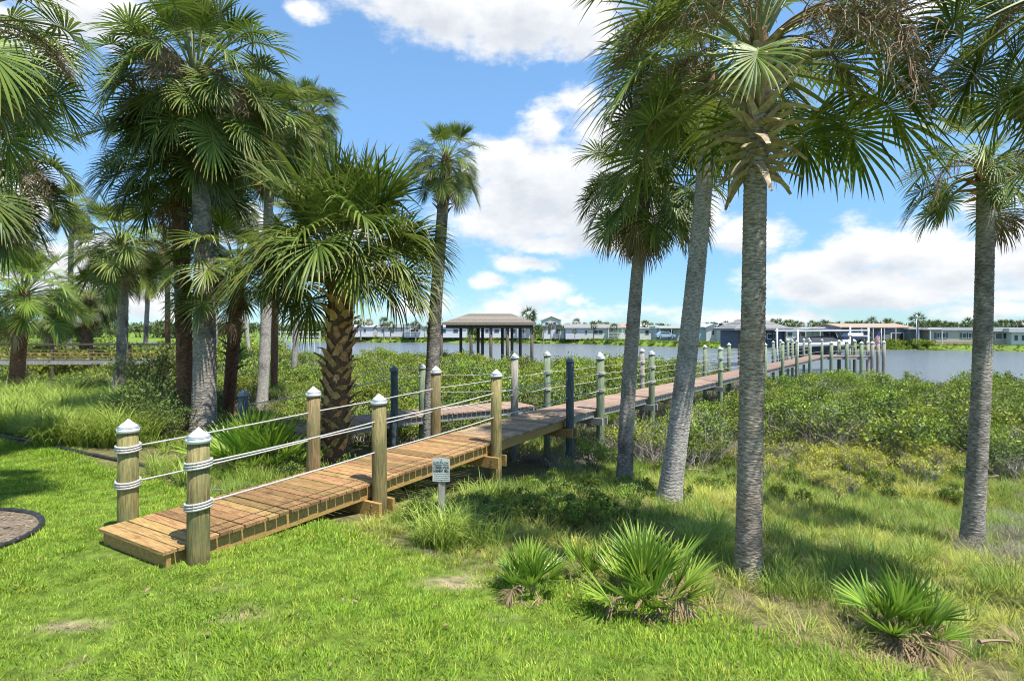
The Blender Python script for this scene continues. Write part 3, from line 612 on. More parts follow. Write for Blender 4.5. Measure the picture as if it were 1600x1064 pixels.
# ------------------------------------------------------------------ palms
def frond_mb(p0, rg, Lp=1.0, Lc=.26, Ll=.66, n=36, droop=.62, amax=135, bend=24, cbend=48, w=.034, dead=False):
    b = MB(); ang = p0; pos = Vector((0, 0, 0)); pts, rad = [pos.copy()], [.034]
    for i in range(8):
        ang -= R(bend) / 8 * max(.15, math.cos(ang)) * (1 if i else .4); pos = pos + Vector((math.cos(ang), 0, math.sin(ang))) * Lp / 8
        pts.append(pos.copy()); rad.append(.026 - .014 * (i + 1) / 8)
    cos_, tan_ = [pos.copy()], [ang]
    for i in range(6):
        ang -= R(cbend) / 6 * max(.35, math.cos(ang)); pos = pos + Vector((math.cos(ang), 0, math.sin(ang))) * Lc / 6
        cos_.append(pos.copy()); tan_.append(ang); pts.append(pos.copy()); rad.append(.011 - .001 * i)
    b.tube(pts, rad, 5, 1, .5)
    tw = rg.uniform(-.25, .25)
    for i in range(n):
        f = (i + .5) / n * 2 - 1; a = R(amax) * f + rg.uniform(-.03, .03)
        q = (1 - abs(f)) ** .85 * 5.99; k = int(q); e = cos_[k].lerp(cos_[k + 1], q - k); ta = tan_[k] + (tan_[k + 1] - tan_[k]) * (q - k)
        T = Vector((math.cos(ta), 0, math.sin(ta))); N = Vector((-math.sin(ta), 0, math.cos(ta))); S = Vector((0, 1, 0))
        S = (S * math.cos(tw) + N * math.sin(tw)).normalized(); N = T.cross(S)
        d = (T * math.cos(a) + S * math.sin(a) + N * (.30 * abs(math.sin(a)) + rg.uniform(-.06, .06))).normalized()
        L = Ll * (.60 + .40 * math.cos(a * .62)) * rg.uniform(.88, 1.08); dr = droop * rg.uniform(.55, 1.3); K = 6
        kink = rg.random() < .16 * droop
        P, W, SV, TP = [e.copy()], [w * .35], [], [0]
        side = d.cross(N).normalized(); SV.append(side)
        p = e.copy()
        for j in range(1, K + 1):
            t = j / K; g = dr * .34 * t * t + (.75 if kink and j == 4 else 0)
            d = (d + Vector((0, 0, -g))).normalized(); p = p + d * L / K; P.append(p.copy()); W.append(w * (.62, .95, 1, .82, .5, .06)[j - 1]); TP.append(t)
            sv = (side - d * side.dot(d)); SV.append(sv.normalized() if sv.length > 1e-6 else side)
        v = rg.random() * .8 + (.15 if abs(f) > .8 else 0)
        b.blade(P, W, SV, 0, v, .38, TP)
    return b
rf = random.Random(5)
PITCHES = [82, 62, 42, 22, 2, -20, -42, -66]
def frond_set(leaf, kw, nv=2, pitches=PITCHES):
    out = {}
    for p in pitches:
        q = dict(kw)
        if p > 55: q['droop'] = kw.get('droop', 1) * .45; q['bend'] = 14; q['cbend'] = 26; q['amax'] = 62 if p > 75 else 88; q['n'] = 26 if p > 75 else 32
        out[p] = [frond_mb(R(p + rf.uniform(-4, 4)), rf, **q).mesh('frond', [leaf, 'petiole' if leaf != 'frond_dead' else 'stalk'], False) for _ in range(nv)]
    return out
FR = {'frond': frond_set('frond', {}, 3), 'frond_dark': frond_set('frond_dark', {}, 2),
      'frond_bright': frond_set('frond_bright', dict(droop=.6), 2), 'weep': frond_set('frond', dict(Lp=.95, Ll=.92, n=44, droop=1.1, bend=24, cbend=58, w=.036), 3),
      'dead': frond_set('frond_dead', dict(n=34, droop=1.9, amax=110, w=.026, cbend=40), 2, [-42, -66, -78])}
def stalk_mesh(seed):
    g = random.Random(seed); b = MB(); pos = Vector((0, 0, 0)); ang = R(35); pts = [pos.copy()]
    for i in range(12): ang -= R(10); pos = pos + Vector((math.cos(ang), 0, math.sin(ang))) * .1; pts.append(pos.copy())
    b.tube(pts, [.012 - .0007 * i for i in range(13)], 4, var=.3)
    for i in range(3, 13):
        for k in range(4):
            d = Vector((g.uniform(.1, .8), g.uniform(-1, 1), g.uniform(-.8, .5))).normalized(); p = pts[i].copy(); q = [p.copy()]
            for j in range(4): d = (d + Vector((g.uniform(-.2, .2), g.uniform(-.2, .2), -.25))).normalized(); p = p + d * .075; q.append(p.copy())
            b.tube(q, [.005, .004, .0035, .003, .002], 3, var=.5, cap=False)
            for m_ in range(7):
                c = q[g.randint(1, 4)]; e = Vector((g.uniform(-1, 1), g.uniform(-1, 1), g.uniform(-1, .5))).normalized(); b.tube([c, c + e * .05, c + e * .09 + Vector((0, 0, -.03))], [.003, .0025, .0015], 3, var=g.random(), cap=False)
    return b.mesh('seed_stalk', 'stalk')
STALKS = [stalk_mesh(i) for i in range(3)]
def boot_mesh(L, w, curl, split=True, mt='boot'):
    b = MB(); K = 6; pos = Vector((0, 0, 0)); ang = R(28); rows_ = []
    for i in range(K + 1):
        t = i / K; ww = w * (1 - .62 * t ** .8); th = .03 * (1 - .7 * t) + .006
        n_ = Vector((-math.sin(ang), 0, math.cos(ang)))
        rows_.append([pos + Vector((0, -ww / 2, 0)) + n_ * .02 * (1 - t), pos - n_ * th, pos + Vector((0, ww / 2, 0)) + n_ * .02 * (1 - t), pos + n_ * th * .4])
        ang -= curl / K; pos = pos + Vector((math.cos(ang), 0, math.sin(ang))) * L / K
    vs_, fs = [], []
    for r_ in rows_: vs_ += [tuple(p) for p in r_]
    for i in range(K):
        for j in range(4): fs.append((i * 4 + j, i * 4 + (j + 1) % 4, i * 4 + 4 + (j + 1) % 4, i * 4 + 4 + j))
    fs.append((0, 1, 2, 3)); fs.append((K * 4 + 3, K * 4 + 2, K * 4 + 1, K * 4))
    b.add(vs_, fs); return b.mesh('leaf_base', mt)
def trunk_curve(base, top, bend, step=.045):
    d = top - base; perp = Vector((bend[0], bend[1], 0)); out = []
    n = max(12, int(d.length / step))
    for i in range(n + 1):
        t = i / n; out.append(base + d * t + perp * (4 * t * (1 - t)))
    return out
palm_spots = []
def palm(label, base, top, r0, r1, tm='trunk_grey', nf=26, fs=1.0, sett='frond', seed=0, bend=(0, 0), boots=None, bootmat='boot', flare=.25, dead=3, stalks=0, prange=(82, -60), group='palms', heart=.35, ring=.058, rough=1.0, skip=None, yawbias=None, name='palm_tree', nboots=0, dens=1, tuskL=.3):
    g = random.Random(seed * 13 + 5); nf = int(nf * (1.45 if seed != 6 else 1.2))
    t = thing(name, label, 'palm tree', base, 0, group); loc = Vector(base)
    fine = base[1] < 13; pts = trunk_curve(Vector(base), Vector(top), bend, .016 if fine else .045); L = (Vector(top) - Vector(base)).length; n = 30 if fine else 18; b = MB(); vs_, fcs = [], []
    ph = [g.uniform(0, 6.28) for _ in range(6)]
    rg_h = [[g.random() for _ in range(n)] for _ in range(160)]
    for i, p in enumerate(pts):
        u = i / (len(pts) - 1); z = u * L; r = r0 + (r1 - r0) * u + flare * r0 * math.exp(-z / .28)
        
        for j in range(n):
            a = 2 * math.pi * j / n
            w_ = z / ring + .55 * math.sin(2 * a + ph[2]) + .3 * math.sin(5 * a + ph[3] + z * 2); q_ = int(math.floor(w_)); fr = w_ - q_; k_ = rg_h[q_ % 160][j] * .5 + rg_h[q_ % 160][(j + 1) % n] * .5
            rr = r * (1 + .03 * math.sin(3 * a + ph[0] + z * 1.1) + .018 * math.sin(5 * a + ph[1] - z * 2.3) + .008 * g.uniform(-1, 1)) + rough * r * ((.02 + .10 * k_ * k_) * (fr - .35) - .05 * (fr > .86))
            vs_.append((p.x - loc.x + rr * math.cos(a), p.y - loc.y + rr * math.sin(a), p.z - loc.z - (.18 if i == 0 else 0)))
    for i in range(len(pts) - 1):
        for j in range(n): fcs.append((i * n + j, i * n + (j + 1) % n, (i + 1) * n + (j + 1) % n, (i + 1) * n + j))
    fcs.append(tuple((len(pts) - 1) * n + j for j in range(n)))
    b.add(vs_, fcs); tr = b.build('trunk', tm, t, True)
    hd = Vector(top) - loc; dirv = (pts[-1] - pts[-4]).normalized()
    # heart: the fibrous head that carries the leaves
    hb = MB(); hb.lathe([(r1 * .95, -.12), (r1 * 1.15, .05), (r1 * 1.1, heart * .5), (r1 * .7, heart), (.02, heart * 1.35)], 12, (hd.x, hd.y, hd.z)); hb.build('heart', 'fibre', t, True)
    if boots:
        s0, s1, bl = boots; cnt = nboots
        bm = [boot_mesh(bl * q, (.13 if tuskL == 0 else .165) * (r1 / .13), c_, True, bootmat) for q, c_ in ((1, R(30)), (.85, R(5)), (1.1, R(55)), (.7, R(-10)))]
        for i in range(cnt):
            u = i / max(1, cnt - 1); h_ = s0 + (s1 - s0) * u; f = h_ * (len(pts) - 1); k = min(len(pts) - 2, int(f)); p = pts[k].lerp(pts[k + 1], f - k) if f < len(pts) - 1 else Vector(top) + dirv * (h_ - 1) * L
            a = i * 2.39996 + g.uniform(-.15, .15); r = r0 + (r1 - r0) * min(1, h_) + flare * r0 * math.exp(-h_ * L / .28)
            pit = R(-62 + 70 * (1 - u)) * .55 if tuskL else 0
            q = obj('leaf_base', g.choice(bm), tr, (p.x - loc.x + math.cos(a) * r * .86, p.y - loc.y + math.sin(a) * r * .86, p.z - loc.z), (0, (R(-34) + g.uniform(-.12, .12)) if tuskL == 0 else (R(52) - u * R(98)) + g.uniform(-.34, .34), a + g.uniform(-.35, .35)), (g.uniform(.7, 1.35), g.uniform(.75, 1.05), 1))
    F_ = FR[sett]; ks = sorted(F_.keys(), reverse=True)
    for i in range(nf):
        u = (i + .5) / nf; p = prange[0] + (prange[1] - prange[0]) * u ** .9 + g.uniform(-9, 9)
        k = min(ks, key=lambda q: abs(q - p)); a = i * 2.39996 + g.uniform(-.35, .35) + seed; lift = .0
        if yawbias is not None and g.random() < (.45 if seed != 1 else .3): a = yawbias + g.gauss(0, .7)
        if skip and p < 66 and abs((a - skip[0] + math.pi) % (2 * math.pi) - math.pi) < skip[1]: continue
        rr = r1 * (.25 + .6 * u); sc = fs * g.uniform(.66, 1.12) * (.88 if u < .15 else 1)
        obj('frond', g.choice(F_[k]), t, (hd.x + math.cos(a) * rr, hd.y + math.sin(a) * rr, hd.z + heart * (1.05 - .9 * u)), (g.uniform(-.18, .18), g.uniform(-.1, .1) + R(k - p) * .8, a), sc)
    D = FR['dead']
    for i in range(dead):
        a = g.uniform(0, 6.28); k = g.choice([-66, -78, -42]); obj('dead_frond', g.choice(D[k]), t, (hd.x + math.cos(a) * r1 * .9, hd.y + math.sin(a) * r1 * .9, hd.z - .02), (g.uniform(-.1, .1), 0, a), fs * g.uniform(.75, .95))
    for i in range(stalks):
        a = g.uniform(0, 6.28) if yawbias is None else yawbias + g.uniform(-1.2, 1.2) + (math.pi if seed == 1 and i % 2 else 0); obj('seed_stalk', STALKS[i % 3], t, (hd.x + math.cos(a) * .1, hd.y + math.sin(a) * .1, hd.z + heart * .7), (0, g.uniform(-.3, .1), a), fs * g.uniform(.9, 1.25))
    palm_spots.append((base[0], base[1], r0))
    return t
def standing(px, py, tpx, tpy, dY=0):                  # trunk foot and head from the photograph, the head dY nearer or farther
    b_ = hit(px, py); return b_, at(tpx, tpy, b_.y + dY)
# right-hand group
b_, t_ = standing(1168, 905, 1184, 128)
palm('tall palm with bare ringed trunk and a collar of tan tusk-like leaf bases', b_, t_, .128, .108, 'trunk_brown', 38, 1.2, 'frond', 1, (0, 0), (.81, 1.04, .40), 'boot_pale', .12, 0, 8, (84, -12), nboots=84, tuskL=.3, heart=.55, skip=(-1.1, .6), ring=.05, rough=1.25, yawbias=.15)
b_, t_ = standing(1045, 787, 1112, 150)
palm('pale palm leaning outward behind the collared trunk, its crown mingling with it', b_, t_, .19, .125, 'trunk_pale', 40, 1.15, 'frond', 2, (.05, 0), None, 'boot', .25, 3, 5, (72, -30), yawbias=math.pi * .95)
b_, t_ = standing(975, 757, 1008, 300)
palm('slim dark-footed palm with ragged drooping crown beside the leaning pale palm', b_, t_, .165, .115, 'trunk_grey', 36, 1.0, 'frond', 3, (-.05, 0), None, 'boot', .15, 9, 2, (62, -66))
b_, t_ = standing(1519, 856, 1540, 285)
palm('grey palm with small ragged crown standing alone at the right of the marsh', b_, t_, .125, .10, 'trunk_grey', 26, .66, 'frond', 4, (.04, 0), (.955, 1.03, .26), 'boot', .35, 2, 3, (74, -34), nboots=18)
t_ = at(1700, 5, 4.9); b_ = Vector((t_.x + .25, 5.1, gzs(t_.x + .25, 5.1)))
palm('palm crown hanging into the top right corner', b_, t_, .13, .11, 'trunk_grey', 34, .86, 'frond', 5, (0, 0), None, 'boot', .2, 4, 4, (70, -62))
# left-hand grove
b_, t_ = standing(520, 722, 532, 452)
palm('stout palm wrapped in criss-cross orange leaf bases beside the boardwalk', b_, t_, .275, .255, 'fibre', 76, 1.34, 'weep', 6, (.03, 0), (.03, 1.0, .33), 'boot', .10, 0, 1, (88, 16), nboots=130, tuskL=0, heart=.55)
b_ = at(671, 0, 12.3); b_.z = gzs(b_.x, b_.y); t_ = at(697, 268, 12.5)
palm('slender tall palm with small round crown above the boardwalk middle', b_, t_, .165, .12, 'trunk_grey', 44, .60, 'frond', 7, (-.06, 0), (.86, 1.0, .2), 'boot_dark', .1, 2, 1, (80, -48), nboots=20, tuskL=0)
b_, t_ = standing(318, 690, 305, 150)
palm('broad grey palm with flared foot behind the first rope rail', b_, t_, .26, .15, 'trunk_grey', 78, 1.26, 'frond', 8, (.1, 0), None, 'boot', .45, 2, 6, (84, -64), heart=.5)
b_, t_ = standing(291, 676, 280, 262, .2)
palm('dark palm with reddish leaf-base trunk pressed against the flared grey palm', b_, t_, .17, .17, 'trunk_red', 54, 1.15, 'frond_dark', 9, (0, 0), (.3, 1.0, .22), 'boot_dark', .1, 2, 2, (70, -40), nboots=60, tuskL=0)
b_, t_ = standing(355, 660, 372, 440, -1.7)
palm('reddish-brown palm with wide low fronds reaching over the rail', b_, t_, .15, .15, 'trunk_red', 36, 1.0, 'frond', 10, (0, 0), (.4, 1.0, .2), 'boot_dark', .1, 1, 0, (66, -25), nboots=40, tuskL=0, yawbias=math.pi)
b_, t_ = standing(409, 642, 420, 225)
palm('light grey mottled palm rising through the middle of the grove', b_, t_, .17, .13, 'trunk_pale', 60, 1.25, 'frond', 11, (.06, 0), None, 'boot', .15, 2, 3, (82, -62))
b_, t_ = standing(457, 618, 482, 190)
palm('tall narrow grey palm with crown topping the middle of the grove', b_, t_, .15, .12, 'trunk_grey', 60, 1.35, 'frond', 12, (0, 0), None, 'boot', .15, 2, 2, (84, -60))
b_, t_ = standing(392, 597, 372, 330)
palm('thin pale trunk palm far back between the grove trunks', b_, t_, .13, .11, 'trunk_pale', 20, .95, 'frond_dark', 13, (0, 0), None, 'boot', .1, 1, 0, (75, -46))
b_, t_ = standing(428, 622, 432, 360)
palm('thin reddish trunk palm just behind the light mottled palm', b_, t_, .12, .12, 'trunk_red', 20, .95, 'frond', 14, (0, 0), None, 'boot', .1, 1, 0, (75, -46))
b_, t_ = standing(180, 632, 188, 395)
palm('palm with gently curved bare grey trunk left of the flared palm', b_, t_, .16, .135, 'trunk_grey', 54, 1.0, 'frond', 15, (.16, 0), None, 'boot', .2, 3, 2, (82, -52))
b_, t_ = standing(130, 612, 140, 470)
palm('dark palm with criss-cross black leaf bases beyond the tall grass', b_, t_, .27, .28, 'fibre', 56, 1.15, 'frond_dark', 16, (0, 0), (.05, 1.0, .28), 'boot_dark', .05, 3, 1, (80, -40), nboots=90, tuskL=0)
b_, t_ = standing(88, 611, 94, 500)
palm('short grey palm with drooping fronds beyond the tall grass', b_, t_, .21, .17, 'trunk_grey', 38, 1.05, 'frond', 17, (0, 0), None, 'boot', .15, 4, 1, (78, -40))
b_, t_ = standing(24, 622, 36, 470)
palm('short red-brown palm with bright fronds at the left edge', b_, t_, .22, .2, 'trunk_red', 38, 1.1, 'frond_bright', 18, (0, 0), (.7, 1.0, .22), 'boot', .15, 1, 0, (80, -35), nboots=24, tuskL=0)
b_, t_ = standing(40, 580, 44, 400)
palm('pale trunk palm half hidden behind the red-brown one', b_, t_, .2, .16, 'trunk_pale', 40, 1.25, 'frond_dark', 19, (0, 0), None, 'boot', .15, 2, 0, (80, -50))
t_ = at(-75, 70, 6.0); b_ = Vector((t_.x - .5, 6.15, 0.0))
palm('palm crown spilling in at the top left corner', b_, t_, .15, .12, 'trunk_grey', 34, .86, 'frond', 20, (0, 0), None, 'boot', .2, 3, 3, (70, -60))
t_ = at(-60, 265, 9.0); b_ = Vector((t_.x - .2, 9.0, gzs(t_.x, 9.0)))
palm('dark palm crown at the left margin below the corner crown', b_, t_, .16, .13, 'trunk_grey', 46, 1.0, 'frond_dark', 21, (0, 0), None, 'boot', .2, 6, 3, (76, -64))
b_, t_ = standing(225, 590, 232, 440)
palm('low palm far back in the gap of the grove', b_, t_, .16, .14, 'trunk_grey', 34, 1.0, 'frond', 22, (0, 0), None, 'boot', .15, 2, 0, (75, -46))

b_, t_ = standing(108, 592, 112, 330)
palm('tall slim palm at the back of the grove left of the curved palm', b_, t_, .17, .15, 'trunk_grey', 48, 1.2, 'frond', 23, (0, 0), None, 'boot', .15, 3, 1, (80, -56))
b_, t_ = standing(262, 596, 262, 400)
palm('hidden palm at the back between the curved palm and the flared palm', b_, t_, .17, .15, 'trunk_red', 44, 1.15, 'frond_dark', 24, (0, 0), None, 'boot', .15, 3, 1, (80, -50))
b_, t_ = standing(335, 600, 340, 300)
palm('back row palm seen just right of the flared palm', b_, t_, .16, .14, 'trunk_grey', 46, 1.15, 'frond_dark', 25, (0, 0), None, 'boot', .15, 3, 1, (80, -56))
# ------------------------------------------------------------------ saw palmettos
def fan_mb(p0, rg, Lp=.32, Ll=.58, n=12, amax=52, w=.036, mi=0):
    b = MB(); ang = p0; pos = Vector((0, 0, 0)); pts = [pos.copy()]
    for i in range(5): ang -= R(14) / 5 * math.cos(ang); pos = pos + Vector((math.cos(ang), 0, math.sin(ang))) * Lp / 5; pts.append(pos.copy())
    b.tube(pts, [.009, .008, .007, .0065, .006, .006], 4, 1)
    T = Vector((math.cos(ang), 0, math.sin(ang))); N = Vector((-math.sin(ang), 0, math.cos(ang))); tw = rg.uniform(-.5, .5); S = (Vector((0, 1, 0)) * math.cos(tw) + N * math.sin(tw)).normalized(); N = T.cross(S)
    for i in range(n):
        f = (i + .5) / n * 2 - 1; a = R(amax) * f; d = (T * math.cos(a) + S * math.sin(a) + N * (.28 * abs(math.sin(a)) + rg.uniform(-.05, .05))).normalized(); L = Ll * (.72 + .28 * math.cos(a)) * rg.uniform(.88, 1.08)
        side = d.cross(N).normalized(); P, W, TP = [pos.copy()], [w * .3], [0]; p = pos.copy()
        for j in range(1, 5):
            d = (d + Vector((0, 0, -.05 * j / 4 * rg.uniform(.3, 1.6)))).normalized(); p = p + d * L / 4; P.append(p.copy()); W.append(w * (.9, 1, .66, .04)[j - 1]); TP.append(j / 4)
        b.blade(P, W, side, 0, rg.random(), .45, TP)
    return b
PITCH_P = [85, 68, 50, 32, 15]
FAN = {p: [fan_mb(R(p), rf).mesh('frond', ['palmetto', 'petiole']) for _ in range(3)] for p in PITCH_P}
DFAN = [frond_mb(R(p), rf, Lp=.3, Lc=.1, Ll=.42, n=14, droop=1.3, amax=70, w=.024).mesh('dead_frond', ['frond_dead', 'stalk']) for p in (10, -12, 25)]
def palmetto(label, px, py, h, nf, seed, dead=5, spread=.15, squash=1, name='saw_palmetto'):
    g = random.Random(seed); b_ = hit(px, py); t = thing(name, label, 'palmetto', b_, 0, 'palmettos'); sc = h / .86
    for i in range(nf):
        u = (i + .5) / nf; p = 90 - 52 * u + g.uniform(-7, 7); k = min(PITCH_P, key=lambda q: abs(q - p)); a = i * 2.39996 + g.uniform(-.4, .4)
        obj('frond', g.choice(FAN[k]), t, (math.cos(a) * spread * u * sc + g.uniform(-.06, .06), math.sin(a) * spread * u * sc + g.uniform(-.06, .06), .0), (g.uniform(-.15, .15), R(k - p), a), sc * g.uniform(.62, 1.1))
    for i in range(dead):
        a = g.uniform(-2.6, -.5); obj('dead_frond', g.choice(DFAN), t, (math.cos(a) * .12, math.sin(a) * .12, .10), (g.uniform(-.2, .2), 0, a), sc * g.uniform(.7, 1))
    return t
palmetto('small upright saw palmetto with withered skirt at the lawn edge', 822, 925, .50, 20, 1, 4, .12)
palmetto('little saw palmetto between the two larger clumps at the lawn edge', 918, 905, .42, 14, 2, 1)
palmetto('largest saw palmetto clump at the lawn edge before the ringed palm', 1010, 945, .68, 30, 3, 7, .28)
palmetto('bright saw palmetto with tan dead skirt near the bottom right', 1418, 1000, .56, 30, 4, 13, .25)
palmetto('saw palmetto behind the first span of the rope rail', 400, 735, 1.15, 40, 5, 4, .25)
palmetto('saw palmetto tucked against the stout palm foot', 455, 735, .6, 14, 6, 3, .15)
t = palmetto('browned palmetto stub at the foot of the slim dark palm', 985, 790, .4, 3, 7, 12, .15)

# ------------------------------------------------------------------ grasses and marsh plants
def tuft(n, h, r, w, seed, lean=.5, curl=.6, segs=3, mi=0):
    g = random.Random(seed); b = MB()
    for i in range(n):
        a = g.uniform(0, 6.283); q = r * math.sqrt(g.random()); p = Vector((q * math.cos(a), q * math.sin(a), -.01)); hh = h * g.uniform(.45, 1.1)
        az = a + g.uniform(-.9, .9); ln = lean * g.uniform(.2, 1.2); d = Vector((math.cos(az) * ln, math.sin(az) * ln, 1)).normalized(); side = Vector((-math.sin(az + g.uniform(-.8, .8)), math.cos(az), 0)).normalized()
        P, W, TP = [p.copy()], [w], [0]; v = g.random()
        for j in range(1, segs + 1):
            d = (d + Vector((math.cos(az) * .3, math.sin(az) * .3, -1)) * curl * g.uniform(.3, 1.2) * j / segs * .5).normalized(); p = p + d * hh / segs; P.append(p.copy()); W.append(w * (1 - .93 * (j / segs) ** 1.6)); TP.append(j / segs if v > .45 else j / segs * .75)
        b.blade(P, W, side, mi, v, 0, TP)
    return b
M['lawn_pale'] = leafmat('lawn_pale', (.18, .26, .02), (.44, .52, .07), (.50, .45, .16), .7, .6, .25, .3, .14)
def lawn_tile(i):
    a = tuft(105, .048, .17, .0074, i, 1.0, .5, 2); c = tuft(28, .062, .17, .0070, 300 + i, .7, .6, 3, 1); a.add(c.v, c.f, 1, c.a, c.t); return a.mesh('lawn_tuft', ['lawn_blade', 'lawn_pale' if i % 2 else 'lawn_blade'])
LAWN = source('lawn_tuft', [lawn_tile(i) for i in range(6)] + [tuft(95, .045, .17, .0072, 330 + i, 1.1, .5, 2).mesh('lawn_tuft', 'lawn_pale') for i in range(2)])
WILD = source('wild_tuft', [tuft(64, .36, .19, .009, 20 + i, 1.0, 1.0, 4).mesh('wild_tuft', 'wild_blade') for i in range(4)] +
              [tuft(48, .5, .16, .011, 30 + i, .6, .8, 5).mesh('wild_tuft', 'wild_dark') for i in range(3)] +
              [tuft(44, .34, .24, .008, 40 + i, 1.5, .9, 4).mesh('wild_tuft', 'straw_blade') for i in range(2)])
TALL = source('tall_tuft', [tuft(64, .9, .13, .017, 50 + i, .5, 1.05, 7).mesh('tall_tuft', 'tall_blade') for i in range(3)])
def poly(x, y): return tval(x, y)
pts = []
for gx in np.arange(-11.5, 5.2, .125):
    for gy in np.arange(3.05, 13, .125):
        x, y = gx + U(-.09, .09), gy + U(-.09, .09); px, py = pix(x, y, 0)
        if px < -90 or px > 1690 or py > 1130: continue
        t = float(tval(x, y))
        if t > .12 or in_bed(x, y) < 1.05: continue
        if bare(x, y) > U(.0, .5): continue
        if y > 5.3 and dock_dist(x, y) < .55: continue
        pts.append((x, y, gzs(x, y) - .004, U(-.08, .08), U(-.08, .08), U(0, 6.28), U(.75, 1.4) * (1.3 if t > -.25 else 1) * (.95 + .16 * float(wob(x * 1.3, y * 1.5))), 6 + rnd.randrange(2) if rnd.random() < .06 + .20 * max(0, float(wob(x * .9 + 1, y * 1.3 + 4))) else rnd.randrange(6)))
stuff_mesh('lawn_grass', LAWN, pts, 'bright green mown lawn grass in front of the boardwalk', 'grass')
pts, tallp = [], []
for k in range(23000):
    x, y = U(-5.2, 17), U(3.2, 19); t = float(tval(x, y))
    if t < .05 or t > 13.5: continue
    px, py = pix(x, y, -.3)
    if px < -60 or px > 1680 or py > 1120: continue
    if dock_dist(x, y) < .95: continue
    if x < -2.2 and t > 3: continue
    if any((x - a) ** 2 + (y - c) ** 2 < (r * .8) ** 2 for a, c, r in palm_spots): continue
    patch = float(wob(x * .8 + 3, y * .9)); r_ = rnd.random()
    if bare(x, y) > .3: continue
    p2 = float(wob(x * 1.7 - 2, y * 1.9 + 1))
    kk = 7 + rnd.randrange(2) if r_ < .05 + .4 * max(0, p2 - .55) + (.38 if t < 1.5 and 1.0 < x < 3.6 else 0) + (.45 if x > 6.2 and y < 8.6 else 0) else rnd.randrange(4) if r_ < .62 + .35 * patch else 4 + rnd.randrange(3)
    dens = .85 if t < 8.0 else .8 - .1 * (t - 8)
    if rnd.random() > dens * min(1, .45 + .05 * y): continue
    pts.append((x, y, gzs(x, y), U(-.15, .15), U(-.15, .15), U(0, 6.28), U(.4, 1.0) * (.5 if t < .35 else .75 if t < 1.2 else 1) * (.75 + .3 * max(0, min(1, patch))), kk))
stuff_mesh('wild_grass', WILD, pts, 'rough mixed green and straw grass sloping to the marsh', 'grass')
pts = []
for k in range(60):
    p = hit(U(235, 400), U(690, 752))
    if float(tval(p.x, p.y)) > .25 and dock_dist(p.x, p.y) > 1: pts.append((p.x, p.y, p.z, 0, 0, U(0, 6.28), U(.3, .55), rnd.randrange(3)))
for k in range(420):
    px, py = U(-30, 235), U(622, 700); p = hit(px, py)
    if float(tval(p.x, p.y)) < .15 or py > 688 + (px - 40) * .06 * 3 and px < 60: continue
    pts.append((p.x, p.y, p.z, 0, 0, U(0, 6.28), U(.75, 1.25), rnd.randrange(3)))
for (px, py, k) in ((700, 850, 16), (760, 790, 9), (560, 790, 6), (620, 760, 8), (300, 760, 3), (1090, 870, 8), (1115, 850, 8)):
    c = hit(px, py)
    for i in range(k):
        x, y = c.x + rnd.gauss(0, .16), c.y + rnd.gauss(0, .12); pts.append((x, y, gzs(x, y), 0, 0, U(0, 6.28), U(.5, .75), rnd.randrange(3)))
stuff_mesh('tall_grass', TALL, pts, 'tall arching bright grass in clumps beside palms and sign', 'grass')

def bush(nl, h, r, leaf, seed, lmat, tmat='dark_twig', stems=9, inner=.35, spiky=.25, twigs=0):
    """leaves in clusters at the ends of many twigs, gaps between"""
    g = random.Random(seed); b = MB(); ends = []
    for i in range(stems):
        a = g.uniform(0, 6.283); q = r * g.uniform(.2, .95); hh = h * g.uniform(.6, 1) * (1 - .3 * (q / r) ** 2)
        tip = Vector((q * math.cos(a), q * math.sin(a), hh)); mid = tip * .5 + Vector((g.uniform(-.1, .1), g.uniform(-.1, .1), .05)); st = Vector((g.uniform(-.1, .1), g.uniform(-.1, .1), 0))
        b.tube([st, mid, tip], [.014, .009, .004], 4, 1, cap=False)
        for k in range(7):
            u = g.uniform(.35, 1); p = mid.lerp(tip, u) if u > .2 else st.lerp(mid, u); d = Vector((g.uniform(-1, 1), g.uniform(-1, 1), g.uniform(.1, 1.1))).normalized() * r * g.uniform(.15, .42); e = p + d
            b.tube([p, e], [.005, .002], 3, 1, cap=False); ends.append((e, d.normalized()))
        ends.append((tip, Vector((0, 0, 1))))
    per = max(4, nl // len(ends))
    for e, d in ends:
        cv = g.random() * .5
        for k in range(per):
            u = Vector((g.uniform(-1, 1), g.uniform(-1, 1), g.uniform(-.5, 1))).normalized(); u = (u + d * .6).normalized(); p = e + Vector((g.gauss(0, 1), g.gauss(0, 1), g.gauss(0, 1))) * .055 * (r / .6) - d * g.uniform(0, .08)
            L = leaf * g.uniform(.7, 1.25); s_ = u.cross(Vector((g.uniform(-1, 1), g.uniform(-1, 1), g.uniform(-1, 1)))).normalized() * L * .27
            m_ = p + u * L * .5; n_ = u.cross(s_).normalized() * L * .07
            b.add([tuple(p), tuple(m_ + s_ + n_), tuple(p + u * L), tuple(m_ - s_ + n_)], [(0, 1, 2), (0, 2, 3)], 0, min(1, cv + g.random() * .5))
    for k in range(twigs):
        a = g.uniform(0, 6.28); p = Vector((g.uniform(-r, r) * .7, g.uniform(-r, r) * .7, 0)); d = Vector((math.cos(a) * .6, math.sin(a) * .6, 1)).normalized(); q = [p.copy()]
        for j in range(5): d = (d + Vector((g.uniform(-.35, .35), g.uniform(-.35, .35), g.uniform(-.25, .15)))).normalized(); p = p + d * h * .22; q.append(p.copy())
        b.tube(q, [.008, .007, .006, .004, .003, .002], 3, 1, cap=False)
    return b.mesh('bush', [lmat, tmat])
